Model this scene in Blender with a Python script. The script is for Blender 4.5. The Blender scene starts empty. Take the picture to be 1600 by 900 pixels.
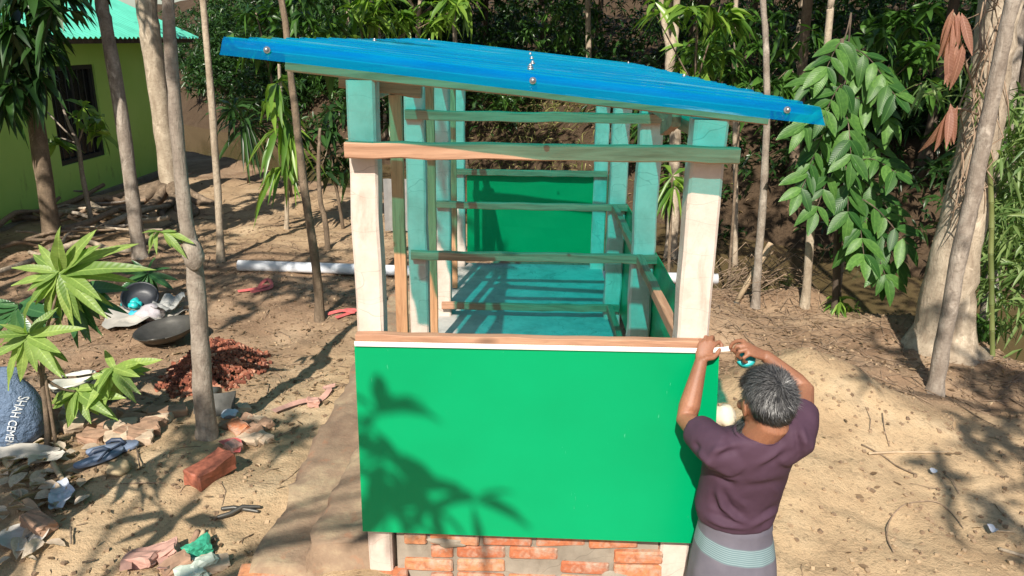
import bpy, bmesh, math, random
import numpy as np
from mathutils import Vector, Matrix
from mathutils.bvhtree import BVHTree

random.seed(7)
rng = np.random.default_rng(11)
S = bpy.context.scene
COL = S.collection
rad = math.radians

# ------------------------------------------------------------------ camera
F_PX, PITCH, YAW, ROLL = 1223.6, rad(17.6578), rad(.9579), rad(.7406)
CAM = np.array([-.0276, 0.0, 2.6])
FW = np.array([-math.sin(YAW)*math.cos(PITCH), math.cos(YAW)*math.cos(PITCH), -math.sin(PITCH)])
RT = np.array([math.cos(YAW), math.sin(YAW), 0.0])
UP0 = np.cross(RT, FW)
RI = math.cos(ROLL)*RT + math.sin(ROLL)*UP0
UP = -math.sin(ROLL)*RT + math.cos(ROLL)*UP0
cd = bpy.data.cameras.new("camera")
cam = bpy.data.objects.new("camera", cd); COL.objects.link(cam)
cd.sensor_width = 36; cd.lens = F_PX/1600*36; cd.clip_start = .05; cd.clip_end = 500
M = Matrix.Identity(4)
for i in range(3):
    M[i][0] = RI[i]; M[i][1] = UP[i]; M[i][2] = -FW[i]; M[i][3] = CAM[i]
cam.matrix_world = M
S.camera = cam

# ------------------------------------------------------------------ light
SUN = Vector((.2, 1.0, -.88)).normalized()          # direction the sunlight travels
w = bpy.data.worlds.new("World"); S.world = w; w.use_nodes = True
nt = w.node_tree
sky = nt.nodes.new('ShaderNodeTexSky'); sky.sky_type = 'NISHITA'; sky.sun_disc = False
sky.sun_elevation = math.asin(-SUN.z); sky.sun_rotation = math.atan2(-SUN.x, -SUN.y)
nt.links.new(sky.outputs[0], nt.nodes['Background'].inputs[0])
nt.nodes['Background'].inputs[1].default_value = .075
sl = bpy.data.lights.new("sun", 'SUN'); sl.energy = 5.0; sl.angle = rad(.53); sl.color = (1, .93, .82)
so = bpy.data.objects.new("sun", sl); COL.objects.link(so)
so.rotation_euler = SUN.to_track_quat('-Z', 'Y').to_euler(); so.location = (-4, -8, 12)
S.view_settings.view_transform = 'Standard'; S.view_settings.look = 'None'
S.view_settings.exposure = .58; S.view_settings.gamma = 1
S.render.engine = 'CYCLES'
S.cycles.max_bounces = 8; S.cycles.transparent_max_bounces = 12
S.cycles.use_denoising = True

# ------------------------------------------------------------------ helpers
def ray(x, y): return FW + RI*(x-800)/F_PX - UP*(y-450)/F_PX
def PY(x, y, Y): d = ray(x, y); return Vector(CAM + d*(Y/d[1]))
def PX(x, y, X): d = ray(x, y); return Vector(CAM + d*((X-CAM[0])/d[0]))
def PZ(x, y, Z): d = ray(x, y); return Vector(CAM + d*((Z-2.6)/d[2]))
def MPP(p): return float((np.array(p)-CAM) @ FW)/F_PX     # metres per photo pixel at a point

def _h(ix, iy, s):
    n = (ix*374761393 + iy*668265263 + s*974634777) & 0x7fffffff
    n = ((n ^ (n >> 13))*1274126177) & 0x7fffffff
    return ((n ^ (n >> 16)) & 0xffff)/65535.0
def vnoise(x, y, s=0):
    x = np.asarray(x, float); y = np.asarray(y, float)
    ix = np.floor(x).astype(np.int64); iy = np.floor(y).astype(np.int64)
    fx = x-ix; fy = y-iy; fx = fx*fx*(3-2*fx); fy = fy*fy*(3-2*fy)
    return (_h(ix, iy, s)*(1-fx)+_h(ix+1, iy, s)*fx)*(1-fy) + (_h(ix, iy+1, s)*(1-fx)+_h(ix+1, iy+1, s)*fx)*fy
def fbm(x, y, o=4, s=0):
    r = 0; a = .5
    for k in range(o):
        r = r + a*(vnoise(np.asarray(x)*2**k+7.3*k, np.asarray(y)*2**k-3.1*k, s+k)-.5); a *= .5
    return r*2
def sst(a, b, x):
    t = np.clip((np.asarray(x, float)-a)/(b-a), 0, 1); return t*t*(3-2*t)
def gauss(x, y, cx, cy, r): return np.exp(-((x-cx)**2+(y-cy)**2)/(r*r))

def H(x, y):
    """height of the ground"""
    x = np.asarray(x, float); y = np.asarray(y, float)
    s = x+y + .5*fbm(x*.35, y*.35, 3, 5)
    z = .40 + .10*fbm(x*.6, y*.6, 4, 1) + .05*fbm(x*3, y*3, 3, 2) + .02*fbm(x*11, y*11, 3, 3) + (.035*np.abs(fbm(x*2.6, y*2.6, 4, 13)) + .012*fbm(x*17, y*17, 2, 14))*sst(.6, 1.2, x)
    z = z - 1.35*sst(0.0, 1.4, s-8.85+.35*sst(3.0, 4.2, x)) + sst(16.4, 19.6, s)*2.0 + np.clip(s-19, 0, 60)*.16
    z = z + sst(17, 24, s)*.5*fbm(x*.5, y*.5, 4, 9)
    z = z + .24*gauss(x, y, -.6, 2.42, .42) - .04*gauss(x, y, .1, 2.3, .3)
    z = z - .34*gauss(x, y, .85, 2.05, .55) - .2*sst(2.2, 1.2, y)
    z = z + .34*gauss(x, y, 1.75, 4.5, .50) + .05*gauss(x, y, 2.3, 4.1, .25) + .05*gauss(x, y, 1.3, 3.6, .22) + .10*gauss(x, y, 1.35, 3.9, .5)      # sand heap on the right
    z = z - .16*gauss(x, y, 1.45, 5.4, .35) + .16*gauss(x, y, 1.35, 6.1, .5)
    z = z + .16*gauss(x, y, 3.3, 5.95, .55) + .22*gauss(x, y, 2.5, 6.65, .35)
    z = z + .14*gauss(x, y, -4.9, 11.3, .8)                                        # rise round the thick tree
    z = z + .05*gauss(x, y, -1.9, 3.55, .5) - .05*gauss(x, y, -1.2, 3.0, .3)
    return z
def Hs(x, y): return float(H(x, y))
def G(px, py):
    """the point of the ground seen at a photo pixel"""
    d = ray(px, py); t = 1.6
    while t < 60:
        p = CAM+d*t
        if p[2] <= Hs(p[0], p[1]): break
        t *= 1.01
    lo, hi = t/1.01, t
    for _ in range(12):
        m = (lo+hi)/2; p = CAM+d*m
        if p[2] <= Hs(p[0], p[1]): hi = m
        else: lo = m
    return Vector(CAM+d*hi)

# -------------------------------------------------- mesh helpers
class MB:
    def __init__(s): s.v = []; s.f = []
    def add(s, vs, fs):
        o = len(s.v); s.v += [tuple(v) for v in vs]; s.f += [tuple(i+o for i in f) for f in fs]; return s
    def box(s, c, d, mat=None):
        c = Vector(c); x, y, z = d[0]/2, d[1]/2, d[2]/2
        vs = [Vector(v) for v in ((-x,-y,-z),(x,-y,-z),(x,y,-z),(-x,y,-z),(-x,-y,z),(x,-y,z),(x,y,z),(-x,y,z))]
        if mat: vs = [mat @ v for v in vs]
        return s.add([c+v for v in vs], [(0,3,2,1),(4,5,6,7),(0,1,5,4),(1,2,6,5),(2,3,7,6),(3,0,4,7)])
    def bar(s, a, b, w, h, up=(0,0,1)):
        a = Vector(a); b = Vector(b); d = (b-a).normalized(); u = Vector(up)
        sd = d.cross(u).normalized(); u = sd.cross(d)
        vs = []
        for p in (a, b):
            vs += [p-sd*w/2-u*h/2, p+sd*w/2-u*h/2, p+sd*w/2+u*h/2, p-sd*w/2+u*h/2]
        return s.add(vs, [(3,2,1,0),(4,5,6,7),(0,1,5,4),(1,2,6,5),(2,3,7,6),(3,0,4,7)])
    def tube(s, pts, rads, n=8, round_ends=False, flat=1.0):
        pts = [Vector(p) for p in pts]; rads = list(rads) if hasattr(rads, '__len__') else [rads]*len(pts)
        if round_ends:
            d0 = (pts[0]-pts[1]).normalized(); d1 = (pts[-1]-pts[-2]).normalized(); r0, r1 = rads[0], rads[-1]
            pre = [pts[0]+d0*r0*k for k in (.97, .75, .4)]; post = [pts[-1]+d1*r1*k for k in (.4, .75, .97)]
            pts = pre+pts+post; rads = [r0*.25, r0*.68, r0*.92]+rads+[r1*.92, r1*.68, r1*.25]
        u = None; vs = []
        for i, p in enumerate(pts):
            d = (pts[min(i+1, len(pts)-1)]-pts[max(i-1, 0)]).normalized()
            if u is None: u = d.orthogonal().normalized()
            u = (u-d*u.dot(d)).normalized(); v = d.cross(u)
            for k in range(n):
                a = 2*math.pi*k/n
                vs.append(p+(u*math.cos(a)+v*math.sin(a)*flat)*rads[i])
        fs = []
        for i in range(len(pts)-1):
            for k in range(n):
                fs.append((i*n+k, i*n+(k+1) % n, (i+1)*n+(k+1) % n, (i+1)*n+k))
        m = (len(pts)-1)*n
        fs.append(tuple(range(n-1, -1, -1))); fs.append(tuple(range(m, m+n)))
        return s.add(vs, fs)
    def loft(s, rings, n=24):
        """rings: (centre, rx vector, ry vector)"""
        vs = []
        for c, a, b in rings:
            c = Vector(c); a = Vector(a); b = Vector(b)
            for k in range(n):
                t = 2*math.pi*k/n; vs.append(c+a*math.cos(t)+b*math.sin(t))
        fs = []
        for i in range(len(rings)-1):
            for k in range(n):
                fs.append((i*n+k, i*n+(k+1) % n, (i+1)*n+(k+1) % n, (i+1)*n+k))
        m = (len(rings)-1)*n
        fs.append(tuple(range(n-1, -1, -1))); fs.append(tuple(range(m, m+n)))
        return s.add(vs, fs)
    def ball(s, c, r, n=10, m=7, ax=None):
        """ellipsoid; r scalar or 3 radii, ax optional 3x3 matrix"""
        r = (r, r, r) if not hasattr(r, '__len__') else r
        ax = ax or Matrix.Identity(3); c = Vector(c); rings = []
        for i in range(m+1):
            t = math.pi*min(max(i/m, .04), .96); rings.append((c+ax@Vector((0, 0, -r[2]*math.cos(t))), ax@Vector((r[0]*math.sin(t), 0, 0)), ax@Vector((0, r[1]*math.sin(t), 0))))
        return s.loft(rings, n)
    def mesh(s, name, smooth=False):
        me = bpy.data.meshes.new(name); me.from_pydata(s.v, [], s.f); me.validate(); me.update()
        if smooth: me.polygons.foreach_set('use_smooth', [True]*len(me.polygons))
        return me
    def jitter(s, a):
        s.v = [(x+random.uniform(-a, a), y+random.uniform(-a, a), z+random.uniform(-a, a)) for x, y, z in s.v]; return s
    def move(s, c):
        s.v = [(x-c[0], y-c[1], z-c[2]) for x, y, z in s.v]; return s
    def build(s, name, m, parent=None, smooth=False, local=None):
        """local: world point that becomes the object's origin"""
        if parent is not None and local is None: s.move(wloc(parent))
        if local is not None: s.move(local)
        o = link(name, s.mesh(name, smooth), m, parent)
        if local is not None and parent is None: o.location = local
        return o
def wloc(o):
    l = Vector(o.location)
    while o.parent: o = o.parent; l += o.location
    return l
def link(name, me, m=None, parent=None):
    o = bpy.data.objects.new(name, me); COL.objects.link(o)
    if m is not None and len(me.materials) == 0: me.materials.append(m)
    o.parent = parent
    return o
def npmesh(name, V, faces, smooth=False):
    """V (n,3); faces: list of int arrays (m,k)"""
    me = bpy.data.meshes.new(name); me.vertices.add(len(V)); me.vertices.foreach_set('co', np.ascontiguousarray(V, np.float32).ravel())
    nl = sum(f.size for f in faces); npoly = sum(len(f) for f in faces)
    me.loops.add(nl); me.polygons.add(npoly)
    me.loops.foreach_set('vertex_index', np.concatenate([f.ravel() for f in faces]).astype(np.int32))
    tot = np.concatenate([np.full(len(f), f.shape[1]) for f in faces]); st = np.concatenate([[0], np.cumsum(tot)[:-1]])
    me.polygons.foreach_set('loop_start', st.astype(np.int32))
    if smooth: me.polygons.foreach_set('use_smooth', np.ones(npoly, bool))
    me.update(calc_edges=True); me.validate()
    return me
def tag(o, label=None, cat=None, group=None, kind=None):
    if label: o['label'] = label
    if cat: o['category'] = cat
    if group: o['group'] = group
    if kind: o['kind'] = kind
    return o
def thing(name, label, cat, loc, group=None):
    o = bpy.data.objects.new(name, None); COL.objects.link(o); o.location = loc; o.empty_display_size = .1
    return tag(o, label, cat, group)
def remesh(mb, voxel, smooth=2, fac=.5):
    me = mb.mesh("tmp"); o = bpy.data.objects.new("tmp", me); COL.objects.link(o)
    md = o.modifiers.new("r", 'REMESH'); md.mode = 'VOXEL'; md.voxel_size = voxel
    if smooth:
        ms = o.modifiers.new("s", 'SMOOTH'); ms.iterations = smooth; ms.factor = fac
    dg = bpy.context.evaluated_depsgraph_get(); dg.update()
    out = bpy.data.meshes.new_from_object(o.evaluated_get(dg))
    bpy.data.objects.remove(o); bpy.data.meshes.remove(me)
    out.polygons.foreach_set('use_smooth', [True]*len(out.polygons))
    return out
def getco(me):
    a = np.zeros(len(me.vertices)*3, np.float32); me.vertices.foreach_get('co', a); return a.reshape(-1, 3).astype(float)
def getno(me):
    a = np.zeros(len(me.vertices)*3, np.float32); me.vertices.foreach_get('normal', a); return a.reshape(-1, 3).astype(float)
def setco(me, a): me.vertices.foreach_set('co', np.ascontiguousarray(a, np.float32).ravel()); me.update()

# -------------------------------------------------- materials
class NT:
    def __init__(s, name):
        s.m = bpy.data.materials.new(name); s.m.use_nodes = True; s.t = s.m.node_tree
        s.b = s.t.nodes['Principled BSDF']; s.out = s.t.nodes['Material Output']
    def n(s, ty, **kw):
        nd = s.t.nodes.new(ty)
        for k, v in kw.items():
            if k in nd.inputs: nd.inputs[k].default_value = v
            else: setattr(nd, k, v)
        return nd
    def l(s, a, b): s.t.links.new(a, b); return s
    def co(s, scale=(1,1,1), obj=True, rot=(0,0,0)):
        tc = s.n('ShaderNodeTexCoord'); mp = s.n('ShaderNodeMapping'); mp.inputs['Scale'].default_value = scale; mp.inputs['Rotation'].default_value = rot
        s.l(tc.outputs['Object'] if obj else tc.outputs['Generated'], mp.inputs[0]); return mp.outputs[0]
    def noise(s, vec, scale, detail=5, rough=.6, dist=0):
        nd = s.n('ShaderNodeTexNoise'); nd.inputs['Scale'].default_value = scale; nd.inputs['Detail'].default_value = detail
        nd.inputs['Roughness'].default_value = rough; nd.inputs['Distortion'].default_value = dist
        if vec is not None: s.l(vec, nd.inputs['Vector'])
        return nd.outputs['Fac']
    def ramp(s, fac, stops):
        r = s.n('ShaderNodeValToRGB'); e = r.color_ramp.elements
        while len(e) < len(stops): e.new(.5)
        for i, (p, c) in enumerate(stops):
            e[i].position = p; e[i].color = (*c, 1) if len(c) == 3 else c
        s.l(fac, r.inputs[0]); return r.outputs[0]
    def mix(s, fac, a, b, mode='MIX'):
        x = s.n('ShaderNodeMix', data_type='RGBA', blend_type=mode)
        for sock, val in ((x.inputs[0], fac), (x.inputs[6], a), (x.inputs[7], b)):
            if hasattr(val, 'links'): s.l(val, sock)
            elif isinstance(val, (int, float)): sock.default_value = val
            else: sock.default_value = (*val, 1)
        return x.outputs[2]
    def bump(s, h, strength=.3, dist=.01):
        b = s.n('ShaderNodeBump'); b.inputs['Strength'].default_value = strength; b.inputs['Distance'].default_value = dist
        s.l(h, b.inputs['Height']); s.l(b.outputs[0], s.b.inputs['Normal']); return b
    def col(s, c):
        if hasattr(c, 'links'): s.l(c, s.b.inputs['Base Color'])
        else: s.b.inputs['Base Color'].default_value = (*c, 1)
    def set(s, **kw):
        for k, v in kw.items(): s.b.inputs[k.replace('_', ' ')].default_value = v
        return s
def simple(name, c, rough=.6, var=.25, scale=20, bump=.2, bd=.003, **kw):
    t = NT(name); v = t.co(); n = t.noise(v, scale)
    t.col(t.ramp(n, [(.25, tuple(x*(1-var) for x in c)), (.75, tuple(min(1, x*(1+var)) for x in c))]))
    t.set(Roughness=rough, **kw)
    if bump: t.bump(t.noise(v, scale*3), bump, bd)
    return t.m
def leafmat(name, dark, light, rough=.38, trans=.3, perobj=False, spec=.5):
    t = NT(name)
    if perobj: r = t.n('ShaderNodeObjectInfo').outputs['Random']
    else: r = t.n('ShaderNodeNewGeometry').outputs['Random Per Island']
    c = t.ramp(r, [(0, dark), (.55, tuple((a+b)/2 for a, b in zip(dark, light))), (1, light)])
    if perobj:      # midrib and side veins, in the leaf's own axes
        sx = t.n('ShaderNodeSeparateXYZ'); t.l(t.co(), sx.inputs[0])
        ab = t.n('ShaderNodeMath', operation='ABSOLUTE'); t.l(sx.outputs[0], ab.inputs[0])
        c = t.mix(t.ramp(ab.outputs[0], [(.003, (.35, .35, .35)), (.011, (0, 0, 0))]), c, tuple(min(1, x*1.9+.05) for x in light))
        k = t.n('ShaderNodeMath', operation='MULTIPLY_ADD'); t.l(ab.outputs[0], k.inputs[0]); k.inputs[1].default_value = -.8; t.l(sx.outputs[1], k.inputs[2])
        k2 = t.n('ShaderNodeMath', operation='MULTIPLY'); t.l(k.outputs[0], k2.inputs[0]); k2.inputs[1].default_value = 90
        k3 = t.n('ShaderNodeMath', operation='SINE'); t.l(k2.outputs[0], k3.inputs[0])
        c = t.mix(t.ramp(k3.outputs[0], [(.6, (0, 0, 0)), (1, (.09, .09, .09))]), c, tuple(min(1, x*1.4) for x in light)); t.bump(k3.outputs[0], .1, .006)
        c = t.mix(t.ramp(t.noise(t.co(), 7, 4), [(.35, (.5, .5, .5)), (.6, (0, 0, 0))]), c, dark)
    t.col(c); t.set(Roughness=rough); t.b.inputs['Specular IOR Level'].default_value = spec
    tr = t.n('ShaderNodeBsdfTranslucent'); t.l(t.mix(1.0, c, (1.6, 1.9, .7), 'MULTIPLY'), tr.inputs[0])
    mx = t.n('ShaderNodeMixShader'); mx.inputs[0].default_value = trans
    t.l(t.b.outputs[0], mx.inputs[1]); t.l(tr.outputs[0], mx.inputs[2]); t.l(mx.outputs[0], t.out.inputs[0])
    return t.m
def barkmat(name, a, b, scale=9, ring=0):
    t = NT(name); v = t.co((1, 1, .45)); n = t.noise(v, scale, 6, .65, .4)
    n2 = t.noise(t.co((1, 1, 2.0)), scale*2.6, 6, .7, .5)
    c = t.ramp(n, [(.3, a), (.5, tuple((x+y)/2 for x, y in zip(a, b))), (.68, b)])
    c2 = t.mix(t.ramp(n2, [(.50, (0, 0, 0)), (.72, (.75, .75, .75))]), c, tuple(x*.75 for x in a))
    li = t.noise(v, scale*.55, 5, .7, .8); c2 = t.mix(t.ramp(li, [(.56, (0, 0, 0)), (.63, (.55, .55, .55))]), c2, tuple(min(1, x*1.35+.04) for x in b))
    c2 = t.mix(t.ramp(t.noise(v, scale*.4+1.7, 4, .6), [(.58, (0, 0, 0)), (.7, (.6, .6, .6))]), c2, tuple(x*.55 for x in a))
    t.col(c2); t.set(Roughness=.9); t.bump(t.noise(t.co((1, 1, .35)), scale*7, 7, .7), .8, .012)
    return t.m

M_ = {}
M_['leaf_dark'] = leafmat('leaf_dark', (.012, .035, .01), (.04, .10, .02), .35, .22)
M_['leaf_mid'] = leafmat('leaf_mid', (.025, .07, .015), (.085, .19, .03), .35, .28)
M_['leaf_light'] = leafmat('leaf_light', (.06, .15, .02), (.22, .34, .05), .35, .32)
M_['leaf_bamboo'] = leafmat('leaf_bamboo', (.06, .13, .03), (.22, .30, .10), .45, .3)
M_['leaf_dry'] = leafmat('leaf_dry', (.10, .062, .035), (.34, .235, .145), .75, .15, spec=.2)
M_['leaf_grass'] = leafmat('leaf_grass', (.08, .12, .02), (.36, .33, .12), .55, .25)
M_['leaf_red'] = leafmat('leaf_red', (.27, .12, .08), (.42, .22, .16), .55, .3, True)
M_['mango'] = leafmat('mango_leaf', (.13, .22, .05), (.33, .43, .11), .42, .34, True, .35)
M_['mango_dark'] = leafmat('mango_leaf_dark', (.03, .10, .035), (.07, .17, .05), .3, .2, True)
M_['compound'] = leafmat('compound_leaflet', (.02, .075, .016), (.12, .25, .05), .42, .25, True, .3)
M_['dry_obj'] = leafmat('dry_leaf', (.30, .22, .15), (.6, .5, .4), .75, .12, True, .2)
M_['bark_pale'] = barkmat('bark_pale', (.24, .18, .125), (.52, .43, .32))
M_['bark_grey'] = barkmat('bark_grey', (.17, .13, .10), (.40, .34, .28), 14)
M_['bark_brown'] = barkmat('bark_brown', (.10, .07, .045), (.25, .18, .12), 12)
M_['bark_dark'] = barkmat('bark_dark', (.05, .036, .026), (.14, .10, .07), 10)
M_['twig'] = simple('twig', (.26, .18, .12), .85, .4, 30)
M_['wood_dry'] = simple('wood_dry', (.42, .31, .2), .8, .3, 25)

# ------------------------------------------------------------------ ground
def ground():
    nu, nv = 470, 520
    u = np.linspace(-1, 1, nu); x = 70*np.sinh(4.2*u)/np.sinh(4.2) - .3
    v = np.linspace(-.42, 1, nv); y = 4.0 + 80*np.sinh(4.2*v)/np.sinh(4.2)
    X, Y = np.meshgrid(x, y); Z = H(X, Y)
    V = np.stack([X, Y, Z], -1).reshape(-1, 3)
    i = np.arange(nu*nv).reshape(nv, nu)
    Fc = np.stack([i[:-1, :-1], i[:-1, 1:], i[1:, 1:], i[1:, :-1]], -1).reshape(-1, 4)
    me = npmesh('ground', V, [Fc], True)
    X = V[:, 0]; Y = V[:, 1]
    n = fbm(X*1.4, Y*1.4, 5, 21)
    s = X+Y
    sand = np.zeros(len(V))
    sand = np.maximum(sand, sst(4.75, 3.9, Y+.5*n)*sst(-2.9, -2.2, X+.6*n))            # near left
    sand = np.maximum(sand, sst(.9, 1.3, X)*sst(5.3, 4.5, Y+.35*X*.4+.5*n)*sst(4.8, 3.2, X+.7*n))   # right
    sand = np.maximum(sand, gauss(X, Y, -1.1, 4.5, .75)*1.1)
    sand = np.maximum(sand, .72*sst(7.6, 8.6, Y+.5*n)*sst(12.4, 11, Y+.5*n)*sst(-.2, -1.0, X)*sst(9.2, 8, s))
    sand = np.clip(sand+.28*n, 0, 1)
    at = me.attributes.new('sand', 'FLOAT', 'POINT'); at.data.foreach_set('value', sand.astype(np.float32))
    bank_dark = sst(8.6, 10.3, s+.5*n)*.9  # weight of the darker soil colour, from the creek bank outward
    at = me.attributes.new('wet', 'FLOAT', 'POINT'); at.data.foreach_set('value', bank_dark.astype(np.float32))
    t = NT('earth'); co = t.co()
    a = t.n('ShaderNodeAttribute', attribute_name='sand').outputs['Fac']
    wt = t.n('ShaderNodeAttribute', attribute_name='wet').outputs['Fac']
    n1 = t.noise(co, 2.2, 8, .62); n2 = t.noise(co, 26, 6, .7); n3 = t.noise(co, 90, 4, .7)
    brown = t.ramp(n1, [(.32, (.20, .125, .078)), (.5, (.31, .205, .13)), (.68, (.41, .29, .19))])
    sandc = t.ramp(n1, [(.3, (.39, .265, .155)), (.55, (.50, .36, .218)), (.75, (.56, .43, .28))])
    base = t.mix(a, brown, sandc)
    base = t.mix(t.ramp(n2, [(.36, (1, 1, 1)), (.46, (0, 0, 0))]), base, t.mix(.35, base, (.10, .07, .045)))
    base = t.mix(t.ramp(n3, [(.66, (0, 0, 0)), (.78, (.25, .25, .25))]), base, (.52, .42, .29))
    base = t.mix(wt, base, t.ramp(n2, [(.35, (.022, .015, .009)), (.7, (.075, .05, .03))]))
    t.col(base); t.set(Roughness=.95); t.b.inputs['Specular IOR Level'].default_value = .15
    hh = t.n('ShaderNodeMath', operation='ADD'); t.l(n2, hh.inputs[0])
    h2 = t.n('ShaderNodeMath', operation='MULTIPLY'); t.l(n3, h2.inputs[0]); h2.inputs[1].default_value = .5; t.l(h2.outputs[0], hh.inputs[1])
    t.bump(hh.outputs[0], .8, .022)
    me.materials.append(t.m)
    tag(link('ground', me), 'sandy bare earth of the yard and creek banks', 'ground', kind='structure')
    # creek
    t = NT('creek_water'); t.col((.12, .088, .042)); t.set(Roughness=.08); t.b.inputs['Specular IOR Level'].default_value = .5
    t.bump(t.noise(t.co((1, 1, 1)), 5, 4), .12, .02)
    b = MB(); zw = -.68
    def q(s, d): return ((s-d)/2, (s+d)/2, zw)
    ds = [-40 + 4*k for k in range(26)]
    vs = []; fs = []
    for k, d in enumerate(ds): vs += [q(8, d), q(19.5, d)]
    for k in range(len(ds)-1): fs.append((2*k+2, 2*k, 2*k+1, 2*k+3))
    b.add(vs, fs)
    tag(b.build('creek_water', t.m), 'brown muddy creek water behind the shed', 'water', kind='structure')
ground()

# ------------------------------------------------------------------ leaf geometry
def leaf_arrays(P, D, L, W, droop=.25, N=None, r=rng, fold=.18):
    """vectorised leaves: returns verts (n*8,3) and faces"""
    n = len(P); P = np.asarray(P, float); D = np.asarray(D, float); D = D/np.linalg.norm(D, axis=1, keepdims=True)
    L = np.broadcast_to(L, (n,)).astype(float); W = np.broadcast_to(W, (n,)).astype(float)
    if N is None: N = r.normal(size=(n, 3))*.55 + np.array([0, 0, 1.0])
    Sd = np.cross(D, N); Sd /= np.linalg.norm(Sd, axis=1, keepdims=True)+1e-9
    Un = np.cross(Sd, D)
    dr = np.broadcast_to(droop, (n,)).astype(float)
    def pt(t, w, lift):
        return P + D*(L*t)[:, None] + Sd*(W*w)[:, None] + Un*(W*lift)[:, None] + np.array([0, 0, -1.0])*(dr*L*t*t)[:, None]
    V = np.stack([pt(0, 0, 0), pt(.36, -.5, fold), pt(.36, 0, 0), pt(.36, .5, fold), pt(.72, -.36, fold), pt(.72, 0, 0), pt(.72, .36, fold), pt(1, 0, 0)], 1).reshape(-1, 3)
    o = (np.arange(n)*8)[:, None]
    T = np.concatenate([o+np.array([0, 2, 1]), o+np.array([0, 3, 2]), o+np.array([4, 5, 7]), o+np.array([5, 6, 7])])
    Q = np.concatenate([o+np.array([1, 2, 5, 4]), o+np.array([2, 3, 6, 5])])
    return V, [T, Q]
def rosettes(C, k, L, W, r=rng, up=.25, droop=(.1, .7), spread=1.0):
    """k leaves around each centre C (whorls at twig tips)"""
    C = np.asarray(C, float); n = len(C)
    ax = r.normal(size=(n, 3))*.5 + np.array([0, 0, .8]); ax /= np.linalg.norm(ax, axis=1, keepdims=True)
    P = np.repeat(C, k, 0); A = np.repeat(ax, k, 0)
    rd = r.normal(size=(n*k, 3)); rd -= A*(rd*A).sum(1, keepdims=True); rd /= np.linalg.norm(rd, axis=1, keepdims=True)
    D = rd*spread + A*r.uniform(-.2, up+.3, (n*k, 1))
    LL = L*r.uniform(.65, 1.15, n*k)
    return leaf_arrays(P, D, LL, LL*W/L*r.uniform(.85, 1.15, n*k), r.uniform(*droop, n*k), r=r)
def blob(c, rad3, n, r=rng, shell=.35):
    d = r.normal(size=(n, 3)); d /= np.linalg.norm(d, axis=1, keepdims=True)
    return np.asarray(c) + d*(r.uniform(shell, 1, (n, 1))**.6)*np.asarray(rad3)
def merge(parts):
    Vs = []; T = []; Q = []; o = 0
    for V, (t, q) in parts: Vs.append(V); T.append(t+o); Q.append(q+o); o += len(V)
    return np.concatenate(Vs), [np.concatenate(T), np.concatenate(Q)]
def foliage(name, parts, m, parent=None, label=None, cat=None, group=None):
    V, Fs = merge(parts)
    if parent is not None: V = V-np.array(wloc(parent))
    o = link(name, npmesh(name, V, Fs), m, parent); o['kind'] = 'stuff'
    if label: o['label'] = label
    if cat: o['category'] = cat
    if group: o['group'] = group
    return o
def leaf_mesh(name, w=.24, bend=.18, fold=.14, wavy=0, seg=6):
    """unit leaf along +Y, lying in XY, tip bent down"""
    b = MB(); vs = []
    for i in range(seg+1):
        t = i/seg; hw = w*.5*(math.sin(math.pi*min(1, t**.8*1.0))**.8 if 0 < t < 1 else .03)
        z = -bend*t*t; wv = wavy*math.sin(t*17)
        vs += [(-hw, t, z+hw*fold*2+wv), (0, t, z), (hw, t, z+hw*fold*2-wv)]
    fs = []
    for i in range(seg):
        for k in (0, 1): fs.append((i*3+k, i*3+k+1, i*3+k+4, i*3+k+3))
    b.add(vs, fs); return b.mesh(name, True)
LEAFM = {}
def leaf_variants(key, m, **kw):
    if key not in LEAFM:
        LEAFM[key] = []
        for bd in (.08, .24, .42):
            me = leaf_mesh('leaf', bend=bd, **kw); me.materials.append(m); LEAFM[key].append(me)
    return LEAFM[key]
def put_leaf(key, base, tip, parent, width=1.0, up=None, var=None, name='leaf'):
    mes = LEAFM[key]; me = mes[random.randrange(3) if var is None else var]
    base = Vector(base); tip = Vector(tip); y = tip-base; L = y.length; y.normalize()
    u = Vector(up) if up is not None else Vector((random.uniform(-.6, .6), random.uniform(-.9, .2), 1))
    x = y.cross(u).normalized(); z = x.cross(y)
    m = Matrix((x, y, z)).transposed().to_4x4()
    o = bpy.data.objects.new(name, me); COL.objects.link(o); o.parent = parent
    o.matrix_basis = Matrix.Translation(base-wloc(parent)) @ m @ Matrix.Diagonal((L*width, L, L, 1))
    return o
leaf_variants('mango', M_['mango'], w=.215, wavy=.010, seg=9)
leaf_variants('mango_dark', M_['mango_dark'], w=.21, wavy=.008, seg=8)
leaf_variants('compound', M_['compound'], w=.40)
leaf_variants('red', M_['leaf_red'], w=.2)
leaf_variants('dry', M_['dry_obj'], w=.5, fold=.3, wavy=.02)

# ------------------------------------------------------------------ shed
def woodmat(name, a, b, axis=0):
    t = NT(name); sc = [9, 9, 9]; sc[axis] = .6
    v = t.co(tuple(sc)); n = t.noise(v, 3.5, 6, .65, 1.2)
    n2 = t.noise(t.co(tuple(40 if k != axis else 2.5 for k in range(3))), 3, 4)
    c = t.ramp(n, [(.3, a), (.5, tuple((x+y)/2 for x, y in zip(a, b))), (.7, b)])
    c = t.mix(t.ramp(n2, [(.55, (0, 0, 0)), (.75, (.6, .6, .6))]), c, tuple(x*.55 for x in a))
    kn = t.n('ShaderNodeTexVoronoi'); kn.inputs['Scale'].default_value = 1.0; t.l(t.co(tuple(6 if k != axis else 2.2 for k in range(3))), kn.inputs[0])
    c = t.mix(t.ramp(kn.outputs['Distance'], [(.06, (.8, .8, .8)), (.13, (0, 0, 0))]), c, (.10, .055, .03))
    t.col(c); t.set(Roughness=.75); t.bump(n2, .35, .002); return t.m
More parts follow.
